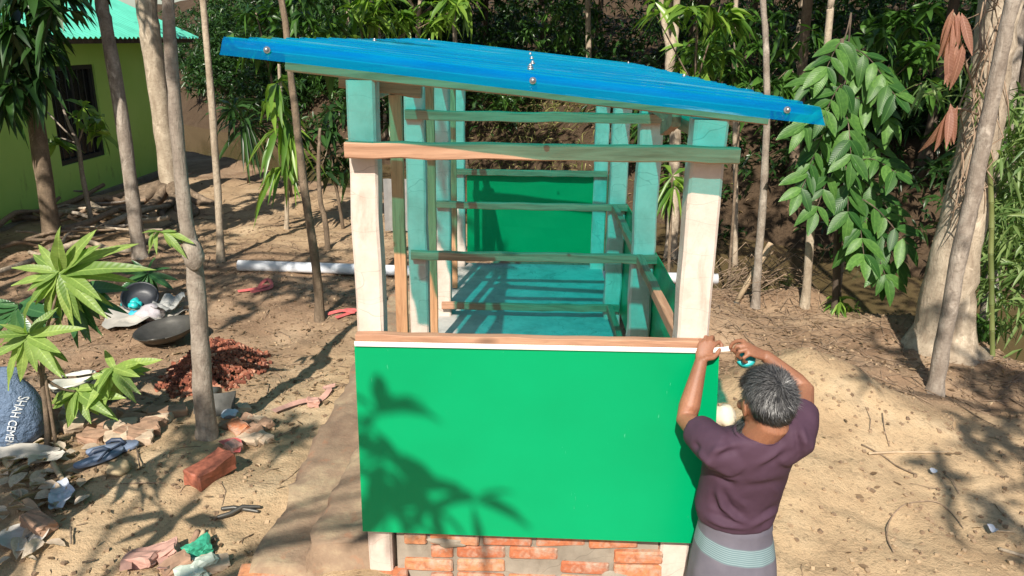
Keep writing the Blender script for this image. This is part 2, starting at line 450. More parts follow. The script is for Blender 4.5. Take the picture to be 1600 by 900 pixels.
M_['wood_x'] = woodmat('sawn_wood', (.27, .125, .068), (.50, .275, .17), 0)
M_['wood_y'] = woodmat('sawn_wood_depth', (.27, .125, .068), (.47, .26, .155), 1)
M_['wood_z'] = woodmat('sawn_wood_upright', (.32, .15, .07), (.56, .31, .16), 2)
def concrete(name, a, b, stain):
    t = NT(name); v = t.co(); n = t.noise(v, 6, 7, .65); n2 = t.noise(v, 60, 5, .7)
    c = t.ramp(n, [(.3, a), (.6, b)])
    st = t.ramp(t.noise(t.co((3, 3, 1.2)), 3.0, 6, .7, .6), [(.55, (0, 0, 0)), (.72, (.55, .55, .55))])
    c = t.mix(st, c, stain)
    vo = t.n('ShaderNodeTexVoronoi', feature='DISTANCE_TO_EDGE'); vo.inputs['Scale'].default_value = 1
    mp = t.n('ShaderNodeVectorMath', operation='ADD'); t.l(t.co((2.2, 2.2, 9)), mp.inputs[0])
    ds = t.n('ShaderNodeTexNoise'); ds.inputs['Scale'].default_value = 5; t.l(v, ds.inputs['Vector']); t.l(ds.outputs['Color'], mp.inputs[1]); t.l(mp.outputs[0], vo.inputs['Vector'])
    c = t.mix(t.ramp(vo.outputs['Distance'], [(.002, (.4, .4, .4)), (.008, (0, 0, 0))]), c, tuple(x*.5 for x in stain))
    t.col(c); t.set(Roughness=.85); t.bump(n2, .45, .003); return t.m
M_['post'] = concrete('limewashed_concrete', (.46, .36, .30), (.61, .51, .44), (.33, .245, .19))
M_['slab'] = concrete('cement_floor', (.30, .28, .26), (.44, .41, .38), (.2, .18, .16))
M_['mortar'] = concrete('mortar', (.19, .16, .125), (.31, .265, .21), (.13, .10, .07))
t = NT('green_board'); v = t.co(); n = t.noise(v, 2.0, 4)
c = t.ramp(n, [(.3, (.0, .265, .098)), (.7, (.0, .295, .112))])
sc = t.noise(t.co((60, 60, 8), rot=(0, .5, 0)), 1.6, 3, .5, 2.0)
c = t.mix(t.ramp(sc, [(.755, (0, 0, 0)), (.78, (.4, .4, .4))]), c, (.25, .7, .5))
t.col(c); t.set(Roughness=.32); t.b.inputs['Specular IOR Level'].default_value = .2; t.bump(t.noise(v, 3, 2), .08, .012); M_['board'] = t.m
M_['board_edge'] = simple('board_edge', (.82, .82, .78), .5, .06, 30, .05)
# translucent blue roof sheet
t = NT('blue_translucent_sheet'); v = t.co()
n = t.noise(t.co((.35, 4.2, 1)), 2.0, 7, .72)
c = t.ramp(n, [(.36, (.0, .05, .46)), (.48, (.0, .16, .95)), (.62, (.0, .42, 1.0))])
sx = t.n('ShaderNodeSeparateXYZ'); t.l(t.co(), sx.inputs[0])
ph = t.n('ShaderNodeMath', operation='MULTIPLY_ADD'); t.l(sx.outputs[1], ph.inputs[0]); ph.inputs[1].default_value = 2*math.pi/.19; ph.inputs[2].default_value = 2.017*2*math.pi/.19
sn = t.n('ShaderNodeMath', operation='COSINE'); t.l(ph.outputs[0], sn.inputs[0])
c = t.mix(t.ramp(sn.outputs[0], [(0, (.8, .8, .8)), (.4, (0, 0, 0))]), c, (.0, .08, .60))      # darker blue painted in the troughs as shade, so the ribs show
c = t.mix(t.ramp(t.noise(t.co((.28, 8.5, 1)), 2.2, 6, .75), [(.58, (0, 0, 0)), (.66, (.85, .85, .85))]), c, (.5, .75, 1.0)); t.col(c)  # pale streaks painted in as sky glints along the ridges
t.set(Roughness=.2, Coat_Weight=.8, Coat_Roughness=.06)
rg = t.ramp(t.noise(t.co((.8, 10, 1)), 3, 4), [(.35, (.14, .14, .14)), (.7, (.38, .38, .38))]); t.l(rg, t.b.inputs['Roughness'])
tr = t.n('ShaderNodeBsdfTranslucent'); tr.inputs[0].default_value = (.0, .95, 1.0, 1)
tp = t.n('ShaderNodeBsdfTransparent'); tp.inputs[0].default_value = (.0, .95, .98, 1)
m1 = t.n('ShaderNodeMixShader'); m1.inputs[0].default_value = .62; t.l(t.b.outputs[0], m1.inputs[1]); t.l(tr.outputs[0], m1.inputs[2])
m2 = t.n('ShaderNodeMixShader'); m2.inputs[0].default_value = .42; t.l(m1.outputs[0], m2.inputs[1]); t.l(tp.outputs[0], m2.inputs[2])
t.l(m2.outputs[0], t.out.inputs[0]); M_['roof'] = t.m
M_['metal'] = simple('zinc', (.5, .5, .5), .42, .1, 40, .05, Metallic=.85)
t = NT('brick'); v = t.co(); oi = t.n('ShaderNodeObjectInfo').outputs['Random']
c = t.ramp(oi, [(0, (.38, .115, .05)), (.5, (.48, .165, .072)), (1, (.52, .225, .105))])
c = t.mix(t.ramp(t.noise(v, 14, 7, .7), [(.46, (0, 0, 0)), (.66, (.85, .85, .85))]), c, (.40, .33, .26))
c = t.mix(t.ramp(t.noise(v, 45, 5), [(.35, (.5, .5, .5)), (.5, (0, 0, 0))]), c, (.22, .08, .045))
t.col(c); t.set(Roughness=.9); t.bump(t.noise(v, 60, 6), .6, .004); M_['brick'] = t.m

XO = .61; Y0 = 2.54; BAY = 1.2; PW = .098
def roof_z(x): return 2.577-(x+.86)*.098
shed = thing('shed', 'half built shed of pale posts with blue translucent roof and green boards', 'shed', (0, 4.3, .4))
def worn_bar(a, b, w, h, up=(0, 0, 1), seg=8, j=.003):
    """a bar with slightly wandering edges"""
    a = Vector(a); b = Vector(b); d = (b-a).normalized(); u = Vector(up); sd = d.cross(u).normalized(); u = sd.cross(d)
    vs = []; fs = []; ch = min(w, h)*.09
    prof = [(-w/2+ch, -h/2), (w/2-ch, -h/2), (w/2, -h/2+ch), (w/2, h/2-ch), (w/2-ch, h/2), (-w/2+ch, h/2), (-w/2, h/2-ch), (-w/2, -h/2+ch)]
    for i in range(seg+1):
        p = a.lerp(b, i/seg); jx = random.uniform(-j, j); jy = random.uniform(-j, j)
        for (x, y) in prof: vs.append(p+sd*(x+jx+random.uniform(-j, j)*.4)+u*(y+jy+random.uniform(-j, j)*.4))
    for i in range(seg):
        for k in range(8): fs.append((i*8+k, i*8+(k+1) % 8, (i+1)*8+(k+1) % 8, (i+1)*8+k))
    fs.append(tuple(range(7, -1, -1))); fs.append(tuple(range(seg*8, seg*8+8)))
    return MB().add(vs, fs)
def part(mb, name, m, label=None, parent=None, origin=None, smooth=False):
    o = mb.build(name, m, parent or shed, smooth)
    if label: o['label'] = label
    return o
for k in range(4):
    for sgn in (-1, 1):
        x = sgn*(XO-PW/2); y = Y0+k*BAY+PW/2
        top = roof_z(x)-.085 if k else 2.495-(x+.786)*.096-.004
        wd = .092 if sgn < 0 else .108
        xx = x if sgn < 0 else x-.003
        part(worn_bar((xx, y, .35), (xx+random.uniform(-.004, .004), y, top), wd, PW, (0, 1, 0), 14, .0035), 'post', M_['post'])
# roof sheet
def roof():
    nx, lam, A = 40, .19, .0185
    ys = np.arange(2.214, 6.42, lam/16); xs = np.linspace(-.865, .80, nx)
    X, Y = np.meshgrid(xs, ys)
    Z = 2.577-(X+.86)*.098 + A*np.cos(2*np.pi*(Y-2.283)/lam) + .2*A*np.cos(6*np.pi*(Y-2.283)/lam)*-1 + .006*fbm(X*1.3, Y*.9, 3, 41) + .0035*fbm(X*3, Y*2, 2, 44)
    Z = Z - .016*np.clip((2.262-Y)/.048, 0, 1)
    X = X + np.where(X < -.86, -.008*np.sin(Y*9), 0)+ (X > .79)*.01*np.sin(Y*13)
    V = np.stack([X, Y, Z], -1).reshape(-1, 3) - np.array(wloc(shed))
    i = np.arange(X.size).reshape(X.shape)
    Q = np.stack([i[:-1, :-1], i[:-1, 1:], i[1:, 1:], i[1:, :-1]], -1).reshape(-1, 4)
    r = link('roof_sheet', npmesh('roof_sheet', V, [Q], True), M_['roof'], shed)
    r['label'] = 'corrugated blue see-through plastic roof sheet'
    for (px, row) in ((-.745, 0), (-.015, 0), (.69, 0)):
        for kk, yy in enumerate((2.236, 2.47, 2.66, 3.04, 3.8, 4.9) if abs(px) < .1 else (2.236, 3.8, 5.9)):
            if kk == 0: c = Vector((px, yy-.006, roof_z(px)-.004)); n = Vector((0, -1, .35))
            else: c = Vector((px+random.uniform(-.01, .01), 2.283+round((yy-2.283)/lam)*lam, roof_z(px)+A)); n = Vector((0, 0, 1))
            b = MB(); n.normalize()
            b.tube([c-n*.002, c+n*.003], [.0095, .0095], 12); b.tube([c+n*.003, c+n*.008, c+n*.011], [.006, .0055, .0025], 10)
            o = b.build('screw', M_['metal'], r, True)
roof()
# beams under the roof and rails
yb = Y0-.03
part(worn_bar((-.79, Y0+.02, 2.495+.0265), (.735, Y0+.02, 2.495-1.521*.096+.0265), .05, .053, j=.002), 'roof_beam', M_['wood_x'], 'front roof beam stained green by the roof light')
for k in range(1, 4):
    y = Y0+k*BAY
    part(worn_bar((-.70, y-.03, roof_z(-.70)-.045), (.70, y-.03, roof_z(.7)-.045), .05, .05), 'roof_beam', M_['wood_x'])
part(worn_bar((-.65, Y0+.13, roof_z(-.65)-.09), (-.38, Y0+.13, roof_z(-.38)-.09), .05, .06), 'roof_beam', M_['wood_x'])
for sgn in (-1, 1):
    x = sgn*(XO-.055)
    part(worn_bar((x, Y0-.05+.1, roof_z(x)-.125), (x, Y0+3*BAY+.1, roof_z(x)-.125), .045, .05), 'purlin', M_['wood_y'])
rails = [  # (x0, x1, y, z, height, thick)
    (-.604, .640, Y0-.045, 2.258, .05, .045), (-.60, .62, Y0+BAY-.021, 2.255, .045, .033),
    (-.588, .622, Y0+BAY-.021, 1.578, .042, .035), (-.60, .62, Y0+2*BAY-.021, 1.585, .042, .035),
    (-.575, .60, Y0+2*BAY-.021, .905, .045, .035), (-.60, .60, Y0+3*BAY-.021, 1.60, .045, .035)]
for (x0, x1, y, z, h, th) in rails:
    part(worn_bar((x0, y, z), (x1, y, z+random.uniform(-.004, .004)), th, h, seg=14), 'rail', M_['wood_x'])
# side rails, right and left
for (xa, ya, yb2, z) in ((XO-.075, Y0+PW+.01, Y0+BAY-.005, 1.575), (XO-.075, Y0+BAY+PW+.01, Y0+2*BAY-.04, 1.58), (XO-.075, Y0+BAY+PW, Y0+2*BAY-.04, .92), (XO-.075, Y0+PW, Y0+BAY-.04, .92)):
    part(worn_bar((xa, ya, z), (xa, yb2, z), .035, .045), 'rail', M_['wood_y'])
# brace plank at the right front post top
part(worn_bar((XO-.14, Y0+.12, roof_z(.47)-.09), (XO-.04, Y0+.95, 2.23), .03, .055), 'brace', M_['wood_y'])
# upright planks on the left
for (px, ww, Y) in ((623, 19, 3.12), (675, 12.5, 4.35), (709.5, 8.5, 5.55)):
    a = PY(px+2, 505 if Y < 4 else 470, Y); x = PY(px, 300, Y).x; wid = ww*MPP(PY(px, 300, Y))
    part(worn_bar((x, Y, .83), (x-.002, Y, roof_z(x)-.16), wid, .03, (0, 1, 0), 12, .002), 'upright_plank', M_['wood_z'])
# front frame batten and board
part(worn_bar((-.606, Y0-.021, 1.611), (.618, Y0-.021, 1.609), .036, .03, seg=14, j=.002), 'rail', M_['wood_x'], 'light new batten along the top of the front board')
part(worn_bar((.478, Y0-.02, 1.60), (.478, Y0-.02, .86), .03, .035, (1, 0, 0)), 'upright_plank', M_['wood_z'])
def board(c4, n, thick, name, label, sx=14, sz=8, bulge=.004):
    """a slightly wavy board from four corners TL TR BR BL, n = outward normal"""
    TL, TR, BR, BL = [Vector(c) for c in c4]; n = Vector(n).normalized(); vs = []; fs = []
    for side in (0, 1):
        for j in range(sz+1):
            for i in range(sx+1):
                p = TL.lerp(TR, i/sx).lerp(BL.lerp(BR, i/sx), j/sz)
                p = p+n*(bulge*math.sin(i*.9+j*.4)*math.sin(j*1.1+.4)) - n*thick*side
                vs.append(p)
    o = (sx+1)*(sz+1)
    for j in range(sz):
        for i in range(sx):
            a = j*(sx+1)+i; f = (a, a+sx+1, a+sx+2, a+1)
            fs.append(f); fs.append(tuple(q+o for q in reversed(f)))
    ring = [i for i in range(sx+1)]+[j*(sx+1)+sx for j in range(1, sz+1)]+[sz*(sx+1)+i for i in range(sx-1, -1, -1)]+[j*(sx+1) for j in range(sz-1, 0, -1)]
    for k in range(len(ring)):
        a, b2 = ring[k], ring[(k+1) % len(ring)]; fs.append((a, b2, b2+o, a+o))
    ob = MB().add(vs, fs).build(name, M_['board'], shed, False); ob['label'] = label
    return ob
yp = Y0-.045
fb = board([(-.609, yp, 1.594), (.640, yp-.004, 1.594), (.677, yp-.012, .832), (-.613, yp-.004, .846)], (0, -1, 0), .006, 'board', 'large glossy green front board with a leaf shadow', bulge=.0012)
board([(-.50, Y0+3*BAY+.03, 1.585), (.51, Y0+3*BAY+.03, 1.585), (.51, Y0+3*BAY+.03, .893), (-.50, Y0+3*BAY+.03, .893)], (0, -1, 0), .006, 'board', 'green rear board at the back of the shed')
for k in range(3):
    ya, yb2 = Y0+k*BAY+.02, Y0+(k+1)*BAY+.01
    board([(XO+.008, ya, 1.595), (XO+.008, yb2, 1.595), (XO+.008, yb2, .85), (XO+.008, ya, .85)], (-1, 0, 0), .006, 'board', 'green side board on the right of the shed, %s bay' % ('first', 'second', 'third')[k])
# floor and plinth
part(MB().box((0, Y0+1.92, .79), (1.19, 3.6, .06)), 'floor_slab', M_['slab'])
pl = MB().box((0, Y0+.07, .5), (1.0, .1, .63)).box((0, Y0+1.92, .42), (1.18, 3.58, .66)).build('plinth', M_['mortar'], shed)
def brick_mesh(L, Wd, Hh):
    bm = bmesh.new(); bmesh.ops.create_cube(bm, size=1)
    for v2 in bm.verts: v2.co.x *= L; v2.co.y *= Wd; v2.co.z *= Hh
    bmesh.ops.bevel(bm, geom=list(bm.edges), offset=.006, segments=1, affect='EDGES')
    bmesh.ops.subdivide_edges(bm, edges=[e for e in bm.edges if e.calc_length() > .03], cuts=2, use_grid_fill=True)
    for v2 in bm.verts: v2.co += Vector([random.uniform(-.0013, .0013) for _ in range(3)])
    me = bpy.data.meshes.new('brick'); bm.to_mesh(me); bm.free(); me.materials.append(M_['brick']); return me
BR = [brick_mesh(.185, .10, .052) for _ in range(4)]; BH = [brick_mesh(.085, .10, .052) for _ in range(2)]
for row in range(6):
    z = .795-.062*row-.012; x = -.47+(row % 2)*.10
    while x < .46:
        half = random.random() < .18
        me = random.choice(BH if half else BR); L = .085 if half else .185
        if random.random() > .12:
            o = bpy.data.objects.new('brick', me); COL.objects.link(o); o.parent = pl
            o.location = Vector((x+L/2, Y0+.055+random.uniform(-.008, .006), z))-wloc(pl)
            o.rotation_euler = (random.uniform(-.05, .05), random.uniform(-.03, .03), random.uniform(-.04, .04)+(math.pi if random.random() < .5 else 0))
        x += L+.016
# mortar smeared thinly over parts of the bricks
b = MB()
for k in range(5):
    x = random.uniform(-.45, .45); z = random.uniform(.50, .78); rx = random.uniform(.04, .10); rz = random.uniform(.012, .035); m = 18; o = len(b.v); sd = random.random()*9
    out = []
    for q in range(m):
        an = 2*math.pi*q/m; e = 1+.7*float(fbm(math.cos(an)*1.7+sd, math.sin(an)*1.7, 4, 63)); out.append((x+math.cos(an)*rx*e, z+math.sin(an)*rz*e))
    y_ = Y0-.0025-.0015*random.random()
    vs = [(px_, y_+.006, pz_) for px_, pz_ in out]+[(x+(px_-x)*.85, y_, z+(pz_-z)*.85) for px_, pz_ in out]+[(x, y_-.0015, z)]
    b.add(vs, [(q, (q+1) % m, m+(q+1) % m, m+q) for q in range(m)]+[(m+q, m+(q+1) % m, 2*m) for q in range(m)])
o = b.build('mortar_smear', M_['mortar'], pl, True); o['kind'] = 'stuff'
# stepped footing on the left
t = NT('muddy_footing'); v = t.co(); n = t.noise(v, 3, 7, .65)
c = t.ramp(n, [(.3, (.16, .10, .066)), (.5, (.27, .185, .12)), (.66, (.45, .34, .21))])
c = t.mix(t.ramp(t.noise(v, 9, 6), [(.58, (0, 0, 0)), (.7, (.7, .7, .7))]), c, (.36, .16, .085)); t.col(c); t.set(Roughness=.95); t.bump(t.noise(v, 40, 6, .7), .7, .01); M_['footing'] = t.m
def footing(x0, x1, y0, y1, top, bot, label):
    nx, ny = 8, 90; vs = []; fs = []
    prof = [(x0-.02, bot), (x0-.004, top-.05), (x0+.012, top-.012), (x0+.04, top)]+[(x0+(x1-x0)*f, top+.004) for f in (.4, .6, .8)]+[(x1+.02, top+.004)]
    for j in range(ny+1):
        y = y0+(y1-y0)*j/ny
        for i, (x, z) in enumerate(prof):
            dx = .05*float(fbm(y*6+i*.5, x*6, 5, 61)); dz = .034*float(fbm(x*11, y*9, 5, 62))
            vs.append((x+dx*(i < 6), y+(.012*random.random() if j in (0, ny) else 0), z+dz*(i > 0)))
    m = len(prof)
    for j in range(ny):
        for i in range(m-1): fs.append((j*m+i, j*m+i+1, (j+1)*m+i+1, (j+1)*m+i))
    k0 = len(vs); vs += [(x1+.02, y0, bot)]; fs.append(tuple([k0]+list(range(m-1, -1, -1))))
    o = MB().add(vs, [tuple(reversed(f)) for f in fs]).build('footing_step', M_['footing'], shed, True); o['label'] = label
    return o
footing(-.845, -.60, 2.54, 6.3, .749, .2, 'upper earth covered footing step')
footing(-1.10, -.83, 2.54, 6.2, .630, .1, 'lower earth covered footing step')
for (x, y, z, rz, me) in ((-1.03, 2.60, .590, .15, BR[0]), (-.90, 2.565, .575, 0, BH[0]), (-.55, 2.56, .62, .03, BR[2])):
    o = bpy.data.objects.new('brick', me); COL.objects.link(o); o.parent = pl; o.location = Vector((x, y-.035, z-.01))-wloc(pl); o.rotation_euler = (.03, .02, rz)

# ------------------------------------------------------------------ green house on the left
t = NT('green_wall'); v = t.co(); n = t.noise(v, 1.2, 6)
c = t.ramp(n, [(.3, (.44, .74, .15)), (.7, (.52, .80, .19))])
c = t.mix(t.ramp(t.noise(t.co((1, 1, .3)), 5, 6, .7), [(.6, (0, 0, 0)), (.75, (.5, .5, .5))]), c, (.10, .16, .04)); t.col(c); t.set(Roughness=.7); t.bump(t.noise(v, 50, 4), .2, .003); M_['gwall'] = t.m
M_['teal_roof'] = simple('teal_sheet_roof', (.10, .50, .36), .4, .2, 3, .05)
M_['dark_glass'] = simple('dark_window_glass', (.015, .017, .018), .25, .2, 4, 0)
M_['frame_dark'] = simple('dark_window_frame', (.03, .032, .03), .6, .2, 10, .1)
house = thing('house', 'lime green walled house with teal sheet roof behind the left trees', 'house', (-6.1, 9, .35))
XW = -6.1; Yw = 12.9; wy0, wy1, wz0, wz1 = 10.12, 11.25, .93, 2.19
b = MB()
def wallbox(y0, y1, z0, z1): b.box((XW-.07, (y0+y1)/2, (z0+z1)/2), (.14, y1-y0, z1-z0))
wallbox(3.5, wy0, .1, 2.66); wallbox(wy1, Yw, .1, 2.66); wallbox(wy0, wy1, .1, wz0); wallbox(wy0, wy1, wz1, 2.66)
b.box((XW-2.6, Yw-.07, 1.38), (4.9, .14, 2.56))
b.build('wall', M_['gwall'], house)
b = MB().box((XW+.03, 8.2, .36), (.08, 9.4, .2)).build('wall_base', M_['mortar'], house)
win = MB()
for (y, z, dy, dz) in ((wy0+.03, (wz0+wz1)/2, .06, wz1-wz0), (wy1-.03, (wz0+wz1)/2, .06, wz1-wz0), ((wy0+wy1)/2, wz0+.03, wy1-wy0-.124, .06), ((wy0+wy1)/2, wz1-.03, wy1-wy0-.124, .06), ((wy0+wy1)/2, (wz0+wz1)/2, .05, wz1-wz0-.124)):
    win.box((XW-.06, y, z), (.06, dy, dz))
wo = win.build('window', M_['frame_dark'], house)
MB().box((XW-.09, (wy0+wy1)/2, (wz0+wz1)/2), (.02, wy1-wy0-.01, wz1-wz0-.01)).build('pane', M_['dark_glass'], wo)
b = MB()
for k in range(7): b.tube([(XW-.03, wy0+.12+k*.15, wz0+.06), (XW-.03, wy0+.12+k*.15, wz1-.06)], .008, 6)
b.build('grille', M_['frame_dark'], wo)
ys = np.arange(3.2, 14.1, .02); tt = np.linspace(0, 1, 24); Yg, Tg = np.meshgrid(ys, tt)
V = np.stack([-5.72-2.6*Tg, Yg, 2.545+1.15*Tg+.016*np.sin(2*np.pi*Yg/.13)+.01*fbm(Tg*6, Yg*2, 2, 3)], -1).reshape(-1, 3)-np.array(wloc(house))
i = np.arange(Yg.size).reshape(Yg.shape); Q = np.stack([i[:-1, :-1], i[:-1, 1:], i[1:, 1:], i[1:, :-1]], -1).reshape(-1, 4)
link('roof', npmesh('roof', V, [Q], True), M_['teal_roof'], house)
MB().bar((-5.78, 3.3, 2.50), (-5.78, 13.9, 2.50), .04, .06).build('eave_board', M_['bark_dark'], house)
# ------------------------------------------------------------------ trees
def noisy(pts, k=3, a=.012):
    """smooth a polyline of (Vector, radius) into a wandering one"""
    out = []
    for i in range(len(pts)-1):
        p0, r0 = pts[max(i-1, 0)]; p1, r1 = pts[i]; p2, r2 = pts[i+1]; p3, r3 = pts[min(i+2, len(pts)-1)]
        for j in range(k):
            t = j/k
            q = .5*((2*p1)+(p2-p0)*t+(2*p0-5*p1+4*p2-p3)*t*t+(3*p1-p0-3*p2+p3)*t**3)
            out.append((q+Vector((random.uniform(-a, a), random.uniform(-a, a), 0))*(.3 if i+j == 0 else 1)*max(.3, r1*12), (r1+(r2-r1)*t)*random.uniform(.95, 1.06)))
    out.append(pts[-1]); return out
def trunk_mesh(b, pts, n=12, k=4, a=.006, flare=1.6):
    pp = noisy(pts, k, a); rs = [r for _, r in pp]
    rs[0] *= flare; rs[1] *= 1+(flare-1)*.4
    b.tube([p for p, _ in pp], rs, n)
    # a slightly lumpy skin
    b.v[-len(pp)*n:] = [tuple(Vector(v2)+Vector((random.uniform(-1, 1), random.uniform(-1, 1), random.uniform(-1, 1)))*pp[i//n][1]*.05) for i, v2 in enumerate(b.v[-len(pp)*n:])]
def tree(name, label, px, bark='bark_grey', crown=None, cat='tree', leaf='leaf_mid', top=5.2, group=None, base=None, leafL=.18, leafW=.055, k=7, lean=0, dy=0, limbs=4, up_from=0):
    """px: photo points (x, y, width) from the base up; the trunk stands in one plane of depth"""
    g = G(px[0][0], px[0][1]) if base is None else Vector(base)
    Y = g.y; pts = [(Vector((g.x, g.y, g.z-.08)), px[0][2]*MPP(g)/2)]
    for j, (x, y, w_) in enumerate(px[1:]):
        p = PY(x, y, Y+dy*(j+1)); pts.append((p, w_*MPP(p)/2))
    d = (pts[-1][0]-pts[-2][0]).normalized(); p, r = pts[-1]
    if top and p.z < top:
        h = top-p.z
        pts.append((p+d*h*.5+Vector((random.uniform(-.1, .1), lean*.5, 0)), r*.9)); pts.append((p+d*h+Vector((random.uniform(-.25, .25), lean, 0)), r*.7))
    o = thing(name, label, cat, g, group)
    b = MB(); trunk_mesh(b, pts)
    tp, r = pts[-1]; ends = []
    if crown:
        for c in crown:
            cc = tp+Vector(c[:3]); st = pts[-2][0].lerp(tp, random.uniform(.2, 1))
            mid = st.lerp(cc, .5)+Vector((0, 0, random.uniform(.05, .3)))
            trunk_mesh(b, [(st, r*.6), (mid, r*.42), (cc, r*.18)], 6, 3, .01, 1); ends.append((cc, c[3], c[4]))
    b.build('trunk', M_[bark], o, True)
    if crown:
        ps = []
        for cc, R_, n in ends:
            C = blob(cc, (R_, R_, R_*.6), n); ps.append(rosettes(C, k, leafL, leafW))
        foliage('crown', ps, M_[leaf], o)
    return o, pts

# trees of the yard, left to right (photo pixels: x, y, width; base first)
tree('tree', 'dark slender tree at far left before the house window', [(85, 385, 26), (70, 285, 25), (52, 160, 24), (38, 60, 22)], 'bark_brown', None, top=0)
T1 = COL.objects[-1].parent if COL.objects[-1].parent else COL.objects[-1]
tr1 = [o for o in COL.objects if o.get('label', '').startswith('dark slender tree at far left')][0]
cs = []
for (x, y, R_, n) in ((15, 30, .32, 13), (60, 10, .28, 11), (40, 60, .22, 7), (8, 100, .26, 9), (30, 125, .18, 6), (-40, 60, .5, 14), (60, -55, .5, 14), (10, 150, .15, 4)):
    cs.append(blob(PY(x, y, tr1.location.y-random.uniform(-.1, .9)), (R_, R_, R_*.8), n))
foliage('crown', [rosettes(np.concatenate(cs), 9, .29, .085, up=-.1, droop=(.4, 1.0))], M_['leaf_dark'], tr1)
tree('tree', 'slim grey mottled tree leaning in front of the house wall', [(220, 402, 23), (212, 350, 22), (190, 180, 21), (165, 40, 20), (158, 0, 20)], 'bark_grey', [(-.8, -.6, .4, .8, 40), (.5, -.4, .8, .8, 40), (0, .8, .6, .8, 40)], leafL=.2)
tree('tree', 'thick smooth pale tree with spreading roots by the house corner', [(268, 308, 34), (262, 250, 30), (250, 160, 30), (238, 70, 30), (228, 0, 31)], 'bark_pale', [(-1.2, -.6, .6, 1.1, 60), (1.2, 0, 1.2, 1.1, 60), (0, 1.2, 1, 1.1, 60)], top=5.5, leaf='leaf_dark')
tree('tree', 'nearest left tree with a knobbly kink halfway up its pale trunk', [(324, 683, 32), (316, 600, 29), (311, 500, 27), (302, 400, 25), (290, 340, 22), (276, 200, 20), (268, 90, 20), (263, 0, 19)], 'bark_grey', [(-.9, -2.2, .3, .6, 30), (.0, -2.6, .5, .45, 14), (-1.7, -1.9, .4, .6, 30)], top=4.6, leafL=.2)
tk = [o for o in COL.objects if o.get('label', '').startswith('nearest left tree')][0]
kp = PY(301, 398, tk.location.y-.05)
MB().ball(kp-Vector(wloc(tk)), (.055, .05, .085), 12, 8).jitter(.006).build('trunk_knob', M_['bark_grey'], tk, True, local=Vector((0, 0, 0)))
tree('tree', 'thin straight tree between the house and the blue roof', [(344, 408, 12), (342, 330, 11), (332, 180, 10.5), (322, 60, 10), (317, 0, 10)], 'bark_pale', [(-.6, -.3, .4, .6, 22), (.6, -.4, .4, .6, 20), (0, .8, .6, .7, 26)])
tree('tree', 'thin dark tree behind the left end of the blue roof', [(500, 500, 14), (494, 420, 14), (476, 300, 12.5), (462, 180, 11.5), (452, 100, 10.5), (440, 0, 10)], 'bark_brown', [(-.7, -.6, .4, .6, 22), (.4, .7, .6, .7, 24)], top=4.8)
tree('sapling', 'short pale pole like sapling with drooping yellow green leaves', [(447, 357, 7), (448, 300, 7), (446, 240, 6.5), (440, 170, 6), (436, 100, 5)], 'bark_pale', None, top=0)
tree('sapling', 'thin crooked sapling left of the white front post', [(513, 390, 8.5), (508, 345, 8), (500, 310, 7.5), (498, 250, 6), (500, 200, 4)], 'bark_brown', None, top=0)
tree('tree', 'forked pale tree rising behind the right part of the roof', [(1048, 425, 19), (1053, 300, 18), (1055, 190, 17), (1047, 100, 16), (1055, 50, 11), (1058, 0, 10.5)], 'bark_pale', [(-.8, .2, .5, .8, 30), (.9, .4, .6, .8, 34), (.2, 1.2, .9, .8, 30)], top=5.0)
tf = [o for o in COL.objects if o.get('label', '').startswith('forked pale tree')][0]
b = MB(); trunk_mesh(b, [(PY(1049, 95, tf.location.y), .05), (PY(1040, 50, tf.location.y), .045), (PY(1034, 10, tf.location.y), .04), (PY(1028, -60, tf.location.y), .035)], 9, 3, .004, 1); b.build('branch', M_['bark_pale'], tf, True)
tree('tree', 'thin pale pole like tree just right of the right front post', [(1149, 437, 8), (1149, 330, 8), (1149, 200, 8), (1150, 60, 7), (1150, 0, 7)], 'bark_pale', [(.3, .6, .4, .7, 20), (-.4, .2, .5, .6, 18)], top=4.8)
tree('tree', 'slender grey leaning tree under the right end of the roof', [(1181, 480, 13), (1184, 420, 13), (1193, 300, 11.5), (1198, 180, 10.5), (1197, 80, 10), (1192, 0, 9.5)], 'bark_grey', [(.4, .4, .4, .7, 26), (-.7, .4, .5, .7, 24)], top=4.6)
tree('tree', 'slender bare pale tree right of the roof end beside the creek', [(1258, 477, 13), (1264, 400, 13), (1273, 280, 12.5), (1285, 150, 11.5), (1297, 20, 10.5), (1299, 0, 10)], 'bark_pale', [(.6, .2, .5, .7, 26), (-.4, .8, .6, .7, 26)], top=4.6)
tree('sapling', 'thin dark sapling standing at the creek edge under glossy leaves', [(1305, 485, 9), (1306, 420, 8.5), (1307, 330, 8), (1310, 200, 7), (1316, 60, 6)], 'bark_dark', None, top=0)
tree('tree', 'big pale shaggy tree on the creek bank at right', [(1472, 532, 92), (1480, 470, 78), (1497, 380, 68), (1525, 250, 62), (1547, 120, 60), (1562, 0, 60)], 'bark_pale', [(1.0, .2, .8, 1.0, 50), (-.6, 1.0, 1.0, 1.0, 46), (.6, 1.4, 1.2, 1.0, 44)], top=5.4, leaf='leaf_mid')
tree('tree', 'slim dark leaning trunk crossing in front of the big pale tree', [(1461, 615, 25), (1473, 540, 24), (1493, 430, 25), (1515, 330, 25), (1535, 230, 24), (1560, 110, 23), (1583, 0, 22)], 'bark_grey', [(.9, -.9, .4, .7, 26), (1.3, .3, .5, .8, 30)], top=4.4)
tree('tree', 'olive trunk at the right edge behind the shaggy tree', [(1552, 470, 26), (1560, 300, 24), (1580, 120, 23), (1590, 0, 23)], 'bark_grey', [(.4, .6, .5, .8, 24)], base=tuple(Vector((4.1, 6.35, Hs(4.1, 6.35)))), top=5)

